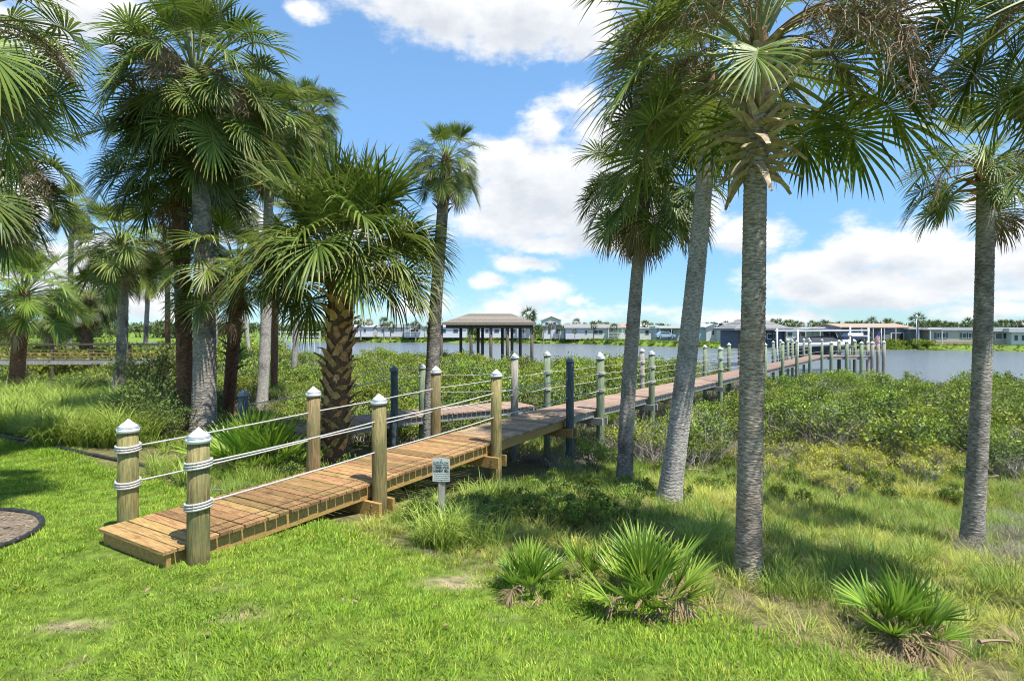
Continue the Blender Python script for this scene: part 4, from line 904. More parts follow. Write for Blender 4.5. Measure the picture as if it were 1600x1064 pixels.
MANG = source('mangrove', [bush(1000, 1.0, .62, .068, 60 + i, 'mangrove', 'twig', 10) for i in range(5)] + [bush(900, 1.0, .6, .066, 70 + i, 'mangrove_dark', 'twig', 10) for i in range(2)] + [bush(160, .95, .6, .06, 80 + i, 'mangrove', 'twig', 9, twigs=34) for i in range(2)])
pts = []
for k in range(9000):
    y = 9 + 42 * rnd.random() ** 1.15; x = U(-.95, 1.1) * y
    t = float(tval(x, y)); near = float(np.interp(x, NEAR_X, NEAR_Y))
    if y > near + .3: continue
    px, _ = pix(x, y, 0)
    if px < -80 or px > 1720: continue
    right = px > 900 + (y - 12) * 8
    dd = dock_dist(x, y)
    if t < (8.3 if dd < 3 and right else 10.2 + .2 * x if right else 6.6) + .6 * float(wob(x, y)): continue
    if x < -4 and y < 15 or x < -9 and y < 24: continue
    if dd < 1.0 and rnd.random() < .35: continue
    if ((x - 13.8) / 1.3) ** 2 + ((y - 15) / .9) ** 2 < 1: continue
    if min((Vector((x, y)) - SWP[0].lerp(SWP[1], q)).length for q in (0, .25, .5, .75, 1)) < 1.0: continue
    if rnd.random() > .42: continue
    if right: top = .10 - .012 * (y - 14) + .16 * float(wob(x * .7, y * .6)) + .14 * sstep(24, 14, y) * 0
    else: top = .16 + .010 * (y - 13) + .16 * float(wob(x * .6, y * .5))
    if dd < 2.0: top = min(top, .08 if right else -.1)
    if dd < 1.3: top = -.32
    if px < 430 and y > 28.6: top = 1.25 + .3 * float(wob(x, y))
    z = gzs(x, y); h = max(.4, (top - z)) * (U(.58, 1.0) if rnd.random() < .85 else U(.95, 1.12))
    r_ = rnd.random(); edge = t < 13.4
    kk = rnd.randrange(5) if r_ < .60 else 5 + rnd.randrange(2) if r_ < .83 else 7 + rnd.randrange(2)
    if edge and right and r_ < .38: kk = 7 + rnd.randrange(2)
    pts.append((x, y, z - .04, U(-.08, .08), U(-.08, .08), U(0, 6.28), min(h, .62) if dd < 1.3 else h, 7 + rnd.randrange(2) if dd < 1.1 else kk))
stuff_mesh('mangrove_thicket', MANG, pts, 'low green mangrove thicket filling the marsh around the pier', 'mangrove')
print('mangroves', len(pts))
# countable bushes
def one_bush(label, px, py, h, me, name='bush', cat='bush', group='bushes under the palms', Y=None, w=1):
    p = hit(px, py) if Y is None else Vector((at(px, py, Y).x, Y, gzs(at(px, py, Y).x, Y)))
    o = obj(name, me, None, (p.x, p.y, p.z - .03), (0, 0, U(0, 6.28)), (h * w, h * w, h)); return tag(o, label, cat, group)
BU = [bush(1500, 1, .62, .055, 90, 'olive_leaf', 'dark_twig', 16), bush(1500, 1, .62, .05, 91, 'mangrove_dark', 'dark_twig', 16), bush(1500, 1, .62, .055, 92, 'mangrove', 'dark_twig', 16)]
one_bush('yellow-green bush between the curved palm and the flared palm', 245, 640, 1.9, BU[0])
one_bush('dark rounded bush before the yellow-green one', 236, 680, 1.25, BU[1], w=1.2)
one_bush('dark bush at the foot of the flared palm', 268, 690, .95, BU[1], w=1.1)
one_bush('green bush behind the tall grass at the curved palm', 150, 628, .8, BU[2])
one_bush('dark bush at the left edge behind the red-brown palm', 5, 606, 1.4, BU[1], w=1.3)
one_bush('dark bush between the short grey palm and the red-brown palm', 62, 602, .9, BU[1], w=1.3)
one_bush('green bush right of the reddish-brown palm', 378, 640, 1.1, BU[2])
one_bush('leafy bush behind the light mottled palm', 420, 604, 1.7, BU[2], w=1.3)
one_bush('leafy bush left of the stout palm', 468, 622, 1.5, BU[2], w=1.2)
one_bush('low bright bush at the foot of the stout palm', 470, 690, .6, BU[2], w=1.2)
one_bush('dark bush in the grove gap behind the curved palm', 205, 600, 1.3, BU[1], w=1.3)
one_bush('dark bush beside the grey-capped walkway post', 352, 708, .75, BU[1], w=1.2)
one_bush('dark leafy bush between the palmetto and the stout palm', 468, 712, .8, BU[1], w=1.1)
one_bush('dark low bush between the flared palm and the palmetto', 345, 655, .9, BU[1], w=1.2)
one_bush('bushy mangrove rising above the thicket before the boat shelter', 778, 0, 2.0, BU[2], 'mangrove_bush', 'bush', 'taller mangroves', 19)
one_bush('mangrove sprig poking above the thicket near the paired pier posts', 895, 0, 2.1, MANG.objects[0].data, 'mangrove_bush', 'bush', 'taller mangroves', 24)
one_bush('mangrove sprig rising beside the paired pier posts', 950, 0, 2.15, MANG.objects[2].data, 'mangrove_bush', 'bush', 'taller mangroves', 25)
one_bush('round bright mangrove under the pier edge beside the slim dark palm', 925, 0, .85, BU[2], 'mangrove_bush', 'bush', 'taller mangroves', 12.2)
UND = source('undergrowth', [bush(700, .8, .55, .06, 150 + i, m_, 'dark_twig', 12) for i, m_ in enumerate(('mangrove_dark', 'mangrove', 'mangrove_dark', 'olive_leaf'))])
pts = []
for k in range(420):
    px, py = U(-40, 660), U(575, 700); p = hit(px, py)
    if px < 240 and py > 622: continue
    t = float(tval(p.x, p.y))
    if t < 1.0 or dock_dist(p.x, p.y) < 1.2 or min((Vector((p.x, p.y)) - SWP[i].lerp(SWP[i + 1], q)).length for i in (0, 1) for q in (0, .2, .4, .6, .8, 1)) < .9: continue
    if any((p.x - a) ** 2 + (p.y - c) ** 2 < (r + .25) ** 2 for a, c, r in palm_spots): continue
    pts.append((p.x, p.y, p.z - .03, 0, 0, U(0, 6.28), U(.45, 1.0) * (1.35 if py < 620 else .8), rnd.randrange(4)))
stuff_mesh('undergrowth', UND, pts, 'mixed green undergrowth beneath the palm grove', 'undergrowth')
GOLD = source('goldenrod', [bush(420, .75, .42, .045, 100 + i, 'golden', 'twig', 12) for i in range(2)])
pts = []
for k in range(110):
    p = hit(1360 + rnd.gauss(0, 75), 730 + rnd.gauss(0, 12)); pts.append((p.x, p.y, p.z, 0, 0, U(0, 6.28), U(.45, .95), rnd.randrange(2)))
for k in range(16):
    p = hit(1310 + rnd.gauss(0, 40), 762 + rnd.gauss(0, 10)); pts.append((p.x, p.y, p.z, 0, 0, U(0, 6.28), U(.4, .7), rnd.randrange(2)))
stuff_mesh('goldenrod_patch', GOLD, pts, 'yellow flowering weeds between the rough grass and mangroves', 'weeds')
LOWP = source('low_plant', [bush(220, .4, .3, .06, 110 + i, 'frond_bright', 'dark_twig', 8) for i in range(2)] + [bush(200, .4, .3, .06, 113, 'mangrove_dark', 'dark_twig', 8)])
pts = []
for k in range(260):
    px, py = U(640, 1000), U(740, 830)
    if rnd.random() < .35: px, py = U(1000, 1520), U(700, 790)
    p = hit(px, py)
    if dock_dist(p.x, p.y) < 1.0 or float(tval(p.x, p.y)) < .6: continue
    pts.append((p.x, p.y, p.z, 0, 0, U(0, 6.28), U(.35, .75), rnd.randrange(3)))
for k in range(70):
    px, py = U(440, 760), U(690, 790); p = hit(px, py)
    if float(tval(p.x, p.y)) < .3 or dock_dist(p.x, p.y) < 1.05: continue
    pts.append((p.x, p.y, p.z, 0, 0, U(0, 6.28), U(.5, 1.0), 2 - (rnd.random() < .2)))
stuff_mesh('low_weeds', LOWP, pts, 'low leafy weeds among the rough grass', 'weeds')
TW = source('dry_brush', [bush(8, .6, .6, .03, 120 + i, 'straw_blade', 'twig', 6, twigs=46) for i in range(3)])
pts = []
for k in range(90):
    px, py = U(940, 1330), U(690, 724)
    if rnd.random() < .25: px, py = U(1440, 1620), U(690, 740)
    p = hit(px, py); pts.append((p.x, p.y, p.z, U(-.4, .4), U(-.4, .4), U(0, 6.28), U(.5, 1.0), rnd.randrange(3)))
for k in range(26):
    p = hit(1590 + rnd.gauss(0, 25), 850 + rnd.gauss(0, 25)); pts.append((p.x, p.y, p.z - .03, U(-.5, .5), U(-.5, .5), U(0, 6.28), U(.3, .5), rnd.randrange(3)))
stuff_mesh('dry_brush', TW, pts, 'grey dry twigs tangled along the marsh edge', 'brush')
# fallen palm fronds
for (lab, px, py, rz, sc) in (('dry fallen palm frond behind the leaning pale palm', 1075, 742, .3, .9), ('dry fallen palm frond beside the lone grey palm', 1560, 752, 2.9, .8), ('tan fallen frond behind the lone grey palm', 1500, 745, 1.0, .7), ('withered frond lying in grass near the right edge', 1580, 900, 2.4, .6), ('dry fallen frond at the right edge of the lawn', 1530, 1028, .2, .5)):
    p = hit(px, py); o = obj('fallen_frond', FR['dead'][-42][0 if sc > .75 else 1], None, (p.x, p.y, p.z + .12), (R(12), R(-38), rz), sc); tag(o, lab, 'fallen frond', 'fallen fronds')

LEAF = MB(); LEAF.add([(0, 0, 0), (.03, .018, .012), (.075, 0, .004), (.03, -.018, .012)], [(0, 1, 2), (0, 2, 3)], 0, .6)
pts = []
for k in range(46):
    p = hit(U(20, 1250), U(790, 1060))
    if float(tval(p.x, p.y)) < .4: pts.append((p.x, p.y, p.z + .045, U(-.5, .5), U(-.5, .5), U(0, 6.28), U(.35, .9), 0))
stuff_mesh('fallen_leaves', source('dry_leaf', [LEAF.mesh('dry_leaf', 'frond_dead')]), pts, 'a few dry brown leaves scattered on the lawn', 'leaves')
# ------------------------------------------------------------------ garden edging, mulch bed, sign
def ground_tube(name, label, pl, r, m, n=60):
    pl = [Vector(p) for p in pl]; out = []
    for i in range(n + 1):
        f = i / n * (len(pl) - 1); k = min(len(pl) - 2, int(f)); u = f - k
        p0, p1, p2, p3 = pl[max(0, k - 1)], pl[k], pl[k + 1], pl[min(len(pl) - 1, k + 2)]
        q = .5 * ((2 * p1) + (p2 - p0) * u + (2 * p0 - 5 * p1 + 4 * p2 - p3) * u * u + (3 * p1 - p0 - 3 * p2 + p3) * u ** 3)
        out.append((q.x, q.y, gzs(q.x, q.y) + r * .75 + .006 * math.sin(i * 1.7)))
    b = MB(); b.tube(out, r, 8); return tag(b.build(name, m, None, True), label, 'edging', 'black lawn edging')
ground_tube('lawn_edging', 'black plastic edging strip between lawn and palm grove', [hit(px, py) for px, py in ((-120, 664), (0, 681), (60, 693), (115, 706), (180, 720), (250, 737), (290, 764), (330, 768), (420, 762))], .034, 'hose')
bed = [(-6.45 + 1.22 * math.cos(a), 5.8 + 1.02 * math.sin(a)) for a in [2 * math.pi * i / 40 for i in range(41)]]
ground_tube('lawn_edging', 'black edging loop around the mulch bed at the left edge', [Vector((x, y, 0)) for x, y in bed], .03, 'hose', 160)
b = MB(); rings = [(q, [(-6.45 + 1.20 * q * math.cos(2 * math.pi * i / 40), 5.8 + 1.0 * q * math.sin(2 * math.pi * i / 40)) for i in range(40)]) for q in (1, .75, .5, .25)]
vs_, fs = [], []
for q, rg_ in rings: vs_ += [(x, y, gzs(x, y) + .012 + .05 * (1 - q) + U(-.008, .012)) for x, y in rg_]
for k in range(3):
    for i in range(40): fs.append((k * 40 + i, k * 40 + (i + 1) % 40, k * 40 + 40 + (i + 1) % 40, k * 40 + 40 + i))
fs.append(tuple(120 + i for i in range(40))); b.add(vs_, fs); tag(b.build('mulch_bed', 'mulch', None, False), 'bed of brown mulch at the left edge', kind='structure')
b = MB()
for k in range(900):
    q = math.sqrt(rnd.random()) * .97; a = U(0, 6.28); x, y = -6.45 + 1.18 * q * math.cos(a), 5.8 + .98 * q * math.sin(a)
    m3 = Matrix.Rotation(U(0, 6.28), 3, 'Z') @ Matrix.Rotation(U(-.4, .4), 3, 'X'); b.box((x, y, gzs(x, y) + .02 + .05 * (1 - q)), (U(.02, .07), U(.008, .02), .006), 0, 0, rnd.random(), m3)
tag(b.build('mulch_chips', 'dark_chip'), 'brown bark chips in the bed at the left edge', 'mulch', kind='stuff')

def build_sign():
    c = hit(690, 838); t = thing('conservation_sign', 'grey conservation easement notice on a weathered wooden stake', 'sign', c, 0)
    d = c.y; ztop = at(0, 716, d).z - c.z; b = MB(); b.box((0, .03, ztop / 2 - .1), (.075, .05, ztop + .2), ch=.004); st = b.build('stake', 'post_grey', t)
    w = .26 * (27 / 27.0) * d / 7.0; w = 27 / F * d; h = 36 / F * d; zc = at(0, 734, d).z - c.z
    b = MB(); b.box((-.005, -.004, zc), (w, .004, h)); pn = b.build('panel', 'sign', t); pn.rotation_euler = (0, 0, R(-6))
    lines = [('St. Johns River Water', .33, .115), ('Management District', .235, .115), ('CONSERVATION', .10, .165), ('EASEMENT AREA', -.045, .165), ('No dumping, clearing or', -.18, .085), ('disturbance of this area', -.26, .085), ('District permit required', -.36, .085)]
    lines = lines[:4]
    for s_, fz, sz in lines:
        cu = bpy.data.curves.new('lettering', 'FONT'); cu.body = s_; cu.size = sz * h; cu.align_x = 'CENTER'; cu.align_y = 'CENTER'; cu.extrude = .0008; cu.offset = .0012 if sz > .14 else 0
        cu.materials.append(M['ink_and_shade']); o = bpy.data.objects.new('lettering', cu); C.objects.link(o); o.parent = pn; o.location = (-.005, -.0075, zc + fz * h); o.rotation_euler = (R(90), 0, 0)
        bpy.context.view_layer.update(); k = min(1.0, .9 * w / max(.001, o.dimensions.x)); loc_ = o.location.copy()
        me = bpy.data.meshes.new_from_object(o.evaluated_get(bpy.context.evaluated_depsgraph_get())); bpy.data.objects.remove(o); o = obj('lettering', me, pn, loc_, (R(90), 0, 0), (k, 1, 1))
    # the small print below is too fine to read in the photograph: grey rows of marks
    g = random.Random(3)
    for r_ in range(4):
        b = MB(); x = -w * .42; z = zc + (-.17 - .085 * r_) * h
        while x < w * .40:
            l_ = g.uniform(.006, .018); b.box((x + l_ / 2, -.0072, z), (l_, .0012, .0045)); x += l_ + .005
        b.build('small_print', 'ink_and_shade', pn)
    for (px_, pz_) in ((0, .44), (0, -.44)):
        b = MB(); b.tube([(px_, -.005, zc + pz_ * h), (px_, -.011, zc + pz_ * h)], .006, 8); b.build('screw', 'bolt', pn)
build_sign()

# ------------------------------------------------------------------ neighbour's walkway at the left
nw = thing('neighbour_walkway', 'dark-railed neighbouring walkway seen between the palm trunks', 'walkway')
a_, b_ = at(-40, 540, 27), at(275, 540, 27)
a_.z = at(0, 538, 27).z; b_.z = at(0, 537, 27).z
def nbar(z, w, h, m, nm, y=0): q = MB(); q.bar((a_.x, 27 + y, z), (b_.x, 27 + y, z), w, h); q.build(nm, m, nw)
zt = at(0, 538, 27).z; zd = at(0, 563, 27).z
nbar(zt, .16, .09, 'darkwood', 'handrail'); nbar(zd, .5, .06, 'post_grey', 'deck', .3); nbar(zd - .12, .06, .18, 'post_grey', 'side_board')
for k in range(3): nbar(zd + .18 + .17 * k, .03, .05, 'rust', 'rail')
n_ = int((b_.x - a_.x) / 1.9)
for k in range(n_ + 1):
    q = MB(); x = a_.x + k * 1.9; q.box((x, 27.04, (zt - 2.0) / 2), (.1, .1, zt + 2.0)); q.build('post', 'darkwood', nw)
# a roofless white railing far out on the left
wr = thing('white_railing', 'white dock railing far out between the grove trunks', 'railing')
a2, b2 = at(430, 526, 60), at(500, 525, 60)
for z_ in (at(0, 519, 60).z, at(0, 526, 60).z, at(0, 531, 60).z): q = MB(); q.bar((a2.x, 60, z_), (b2.x, 60, z_), .08, .1); q.build('rail', 'white', wr)
for k in range(9): q = MB(); x = a2.x + (b2.x - a2.x) * k / 8; q.box((x, 60, (at(0, 517, 60).z - 2.2) / 2), (.09, .09, at(0, 517, 60).z + 2.2)); q.build('post', 'white', wr)

# ------------------------------------------------------------------ boat shelter, boathouse, boat
def hip_roof(parent, cx, cy, w, d, z0, z1, ridge, m, over=.0, name='roof'):
    b = MB(); x, y = w / 2, d / 2
    vs_ = [(cx - x, cy - y, z0), (cx + x, cy - y, z0), (cx + x, cy + y, z0), (cx - x, cy + y, z0), (cx - ridge / 2, cy, z1), (cx + ridge / 2, cy, z1)]
    vs_ += [(p[0], p[1], p[2] - .14) for p in vs_[:4]]
    b.add(vs_, [(0, 1, 5, 4), (1, 2, 5), (2, 3, 4, 5), (3, 0, 4), (0, 6, 7, 1), (1, 7, 8, 2), (2, 8, 9, 3), (3, 9, 6, 0), (9, 8, 7, 6)])
    return b.build(name, m, parent)
def courses(roof, cx, cy, w, d, z0, z1, ridge, n, m):
    """overlapping rows of shingles on the slopes of a hip roof"""
    for k in range(n):
        u0, u1 = k / n, (k + 1.25) / n; b = MB()
        def ring(u, lift):
            u = min(u, .995); hw = w / 2 + (ridge / 2 - w / 2) * u; hd = d / 2 * (1 - u); z = z0 + (z1 - z0) * u + lift
            return [(cx - hw, cy - hd, z), (cx + hw, cy - hd, z), (cx + hw, cy + hd, z), (cx - hw, cy + hd, z)]
        o0, o1, lo = ring(u0, .045), ring(u1, .012), ring(u0, .008)
        b.add(o0 + o1 + lo, [(i, (i + 1) % 4, 4 + (i + 1) % 4, 4 + i) for i in range(4)] + [(8 + i, 8 + (i + 1) % 4, (i + 1) % 4, i) for i in range(4)])
        b.build('shingle_course', m, roof)
bs = thing('boat_shelter', 'open boat shelter with brown hipped shingle roof on dark posts over the water', 'shelter')
Y0 = 44; cx = at(764, 0, Y0).x; w = at(838, 0, Y0).x - at(690, 0, Y0).x; zr, ze = at(0, 490, Y0 + 2.2).z, at(0, 505, Y0).z
rf_ = hip_roof(bs, cx, Y0 + 2.4, w, 4.8, ze, zr, w * .44, 'shingle'); courses(rf_, cx, Y0 + 2.4, w, 4.8, ze, zr, w * .44, 9, 'shingle')
for yy in (Y0 + .35, Y0 + 4.4): q = MB(); q.bar((cx - w / 2 + .3, yy, ze - .27), (cx + w / 2 - .3, yy, ze - .27), .14, .26); q.build('beam', 'darkwood', bs)
for xx in (cx - w / 2 + .35, cx + w / 2 - .35): q = MB(); q.bar((xx, Y0 + .43, ze - .27), (xx, Y0 + 4.32, ze - .27), .12, .24); q.build('beam', 'darkwood', bs)
for yy, pxs in ((Y0 + .35, (689.5, 736, 767, 793, 831)), (Y0 + 4.4, (720, 747, 754, 785, 800, 813))):
    for px in pxs: q = MB(); q.tube([(at(px, 0, yy).x, yy, -2), (at(px, 0, yy).x, yy, ze - .14)], .13, 10); q.build('post', 'darkwood', bs, True)
for i, px in enumerate((640, 656, 700, 708, 731)):
    v = at(px, 0, 46); o = MB(); o.lathe([(.14, 0), (.14, 1.35), (.03, 1.5)], 10); q = o.build('mooring_pile', 'darkwood', None, True); q.location = (v.x, 46, -1.95 + .1 * (i % 2)); tag(q, ['dark mooring pile far left of the boat shelter', 'dark mooring pile nearest the slender palm trunk', 'first dark mooring pile under the boat shelter', 'second dark mooring pile under the boat shelter', 'dark mooring pile beneath the middle of the boat shelter'][i], 'pile', 'mooring piles')
bh = thing('boathouse', 'dark blue boathouse with grey hip roof behind the pier', 'boathouse')
Y1 = 52; cx = at(1192, 0, Y1).x; w = at(1238, 0, Y1).x - at(1146, 0, Y1).x; ze, zr = at(0, 513.5, Y1).z, at(0, 496, Y1 + 2.5).z
rf_ = hip_roof(bh, cx, Y1 + 2.6, w, 5.6, ze, zr, .6, 'greyroof'); courses(rf_, cx, Y1 + 2.6, w, 5.6, ze, zr, .6, 8, 'greyroof')
w2 = w - 1.2; zb = at(0, 545, Y1).z
for (x0, x1) in ((0, .36), (.36, .62), (.62, .8), (.8, 1)):
    q = MB(); xa, xb = cx - w2 / 2 + w2 * x0, cx - w2 / 2 + w2 * x1; q.box(((xa + xb) / 2, Y1 + .35 + (.06 if x0 in (.36, .8) else 0), (zb + ze - .15) / 2), (xb - xa - .02, .1, ze - .15 - zb)); q.build('wall_panel', 'navy' if x0 != .36 else 'shutter', bh)
q = MB(); q.box((cx, Y1 + 2.7, (zb + ze - .15) / 2), (w2 - .1, 4.5, ze - .17 - zb)); q.build('wall', 'navy', bh)
for k in range(5): q = MB(); x = cx - w2 / 2 + w2 * k / 4; q.box((x, Y1 + .25, (ze - 2.2) / 2 - .1), (.14, .14, ze + 1.9)); q.build('post', 'darkwood', bh)
q = MB(); q.box((cx + w2 * .22, Y1 + .32, zb + (ze - zb) * .62), (.9, .06, .55)); wn = q.build('window', 'white', bh); q = MB(); q.box((cx + w2 * .22, Y1 + .28, zb + (ze - zb) * .62), (.76, .03, .42)); q.build('pane', 'glass', wn)

def build_boat():
    Yb = 47; c = at(1283, 0, Yb).x; t = thing('motor_boat', 'white motor boat with dark canvas cover and bimini raised on a lift', 'boat', (c, Yb, 0), R(8))
    zk = at(0, 556, Yb).z; zd = at(0, 537, Yb).z; Lh, Wh = 6.2, 2.2; K = 12; b = MB(); vs_, fs = [], []
    for i in range(K + 1):
        u = i / K; wv = Wh / 2 * (1 - max(0, (u - .45) / .55) ** 2.2); kz = zk + (zd - zk) * .75 * max(0, (u - .5) / .5) ** 2; sh_ = zd + .25 * u * u; x = (u - .5) * Lh
        vs_ += [(x, -wv, sh_), (x, -wv * .86, (kz + sh_) / 2 - .1), (x, -wv * .1, kz), (x, wv * .1, kz), (x, wv * .86, (kz + sh_) / 2 - .1), (x, wv, sh_)]
    for i in range(K):
        for j in range(5): fs.append((i * 6 + j, i * 6 + j + 1, i * 6 + 6 + j + 1, i * 6 + 6 + j))
    fs.append((0, 1, 2, 3, 4, 5)); b.add(vs_, fs); b.build('hull', 'hull_blue', t, True)
    b = MB(); v2, f2 = [], []
    for i in range(K + 1):
        u = i / K; wv = Wh / 2 * (1 - max(0, (u - .45) / .55) ** 2.2) + .05; sh_ = zd + .25 * u * u; x = (u - .5) * Lh * 1.01; v2 += [(x, -wv, sh_ - .2), (x, -wv, sh_ + .06), (x, 0, sh_ + .14), (x, wv, sh_ + .06), (x, wv, sh_ - .2)]
    for i in range(K):
        for j in range(4): f2.append((i * 5 + j, i * 5 + j + 1, i * 5 + 6 + j, i * 5 + 5 + j))
    b.add(v2, f2); b.build('deck', 'gel', t, True)
    z1 = at(0, 527, Yb).z; b = MB()
    b.add([(-2.6, -.95, zd + .1), (1.6, -.85, zd + .16), (1.6, .85, zd + .16), (-2.6, .95, zd + .1), (-1.9, -.6, z1), (.7, -.55, z1 + .12), (.7, .55, z1 + .12), (-1.9, .6, z1)], [(0, 1, 5, 4), (1, 2, 6, 5), (2, 3, 7, 6), (3, 0, 4, 7), (4, 5, 6, 7)]); b.build('canvas_cover', 'canvas', t)
    zt_ = at(0, 516, Yb).z; b = MB()
    for y in (-.8, .8): b.tube([(-1.5, y, z1 - .1), (-1.3, y, zt_ - .1), (-.9, y, zt_), (.6, y, zt_ + .02), (1.0, y, zt_ - .12), (1.25, y, z1)], .05, 6)
    for x in (-1.1, .7): b.tube([(x, -.8, zt_), (x, .8, zt_)], .035, 6)
    b.build('bimini_frame', 'canvas', t)
    b = MB(); b.add([(-1.2, -.82, zt_ + .05), (.8, -.82, zt_ + .06), (.8, .82, zt_ + .06), (-1.2, .82, zt_ + .05), (-.9, 0, zt_ + .14), (.6, 0, zt_ + .15)], [(0, 1, 5, 4), (2, 3, 4, 5), (1, 2, 5), (3, 0, 4), (3, 2, 1, 0)]); b.build('bimini_top', 'canvas', t)
    b = MB(); b.add([(.9, -.8, z1), (1.2, -.5, z1 + .02), (1.2, .5, z1 + .02), (.9, .8, z1), (.75, -.72, z1 + .45), (.95, -.45, z1 + .47), (.95, .45, z1 + .47), (.75, .72, z1 + .45)], [(0, 1, 5, 4), (1, 2, 6, 5), (2, 3, 7, 6)]); b.build('windshield', 'glass', t)
    lf = thing('boat_lift', 'white boat lift with tall piles and cross beams around the motor boat', 'boat lift', (c, Yb, 0), R(8))
    for (x, y, top) in ((-3.3, -1.6, 515), (3.1, -1.6, 512), (-3.0, 1.6, 513), (3.9, 1.4, 509)):
        b = MB(); b.tube([(x, y, -2.2), (x, y, at(0, top, Yb).z)], .07, 8); b.build('pile', 'white', lf, True)
    for y in (-1.6, 1.6): b = MB(); b.bar((-3.2, y, at(0, 515, Yb).z - .1), (3.2, y, at(0, 514, Yb).z - .1), .1, .12); b.build('beam', 'white', lf)
    for x in (-1.5, 1.5): b = MB(); b.bar((x, -1.7, zk - .1), (x, 1.7, zk - .1), .15, .15); b.build('cradle', 'metal', lf)
build_boat()
# flag at the dock end
fl = thing('flag', 'small striped stars flag on a white staff at the dock end', 'flag', at(1377, 0, HYc)*1)
p = at(1377, 0, HYc + .6); fl.location = (p.x, p.y, DECKZ)
b = MB(); zt = at(0, 513, p.y).z - DECKZ; b.tube([(0, 0, 0), (.0, 0, zt)], .025, 8); b.build('staff', 'white', fl, True)
for i in range(13):
    b = MB(); vs_, fs = [], []; hh = .062
    for j in range(7):
        u = j / 6; x = -.04 - u * .52; zz = zt - .16 - i * hh - u * .62; y = .05 * math.sin(u * 7 + i * .2); vs_ += [(x, y, zz), (x, y, zz - hh)]
    for j in range(6): fs.append((j * 2, j * 2 + 2, j * 2 + 3, j * 2 + 1))
    b.add(vs_, fs); b.build('stripe', 'red' if i % 2 == 0 else 'white', fl)
b = MB(); vs_, fs = [], []
for j in range(4):
    u = j / 6; x = -.04 - u * .52; y = .05 * math.sin(u * 7 + .6) - .008; vs_ += [(x, y, zt - .155 - u * .62), (x, y, zt - .155 - u * .62 - .43)]
for j in range(3): fs.append((j * 2, j * 2 + 2, j * 2 + 3, j * 2 + 1))
b.add(vs_, fs); b.build('canton', 'flagblue', fl)
# fish-cleaning bench on the platform
fc = thing('cleaning_table', 'pale flat cleaning table on a post at the dock end', 'table', (at(1345, 0, HYc).x, HYc + .4, DECKZ))
zc = at(0, 525, HYc).z - DECKZ; b = MB(); b.box((0, 0, zc), (1.25, .6, .1), ch=.01); b.box((0, .28, zc + .14), (1.25, .05, .22)); b.build('top', 'white', fc)
for x in (-.45, .45): b = MB(); b.box((x, 0, zc / 2), (.12, .12, zc - .1)); b.build('leg', 'post_green', fc)

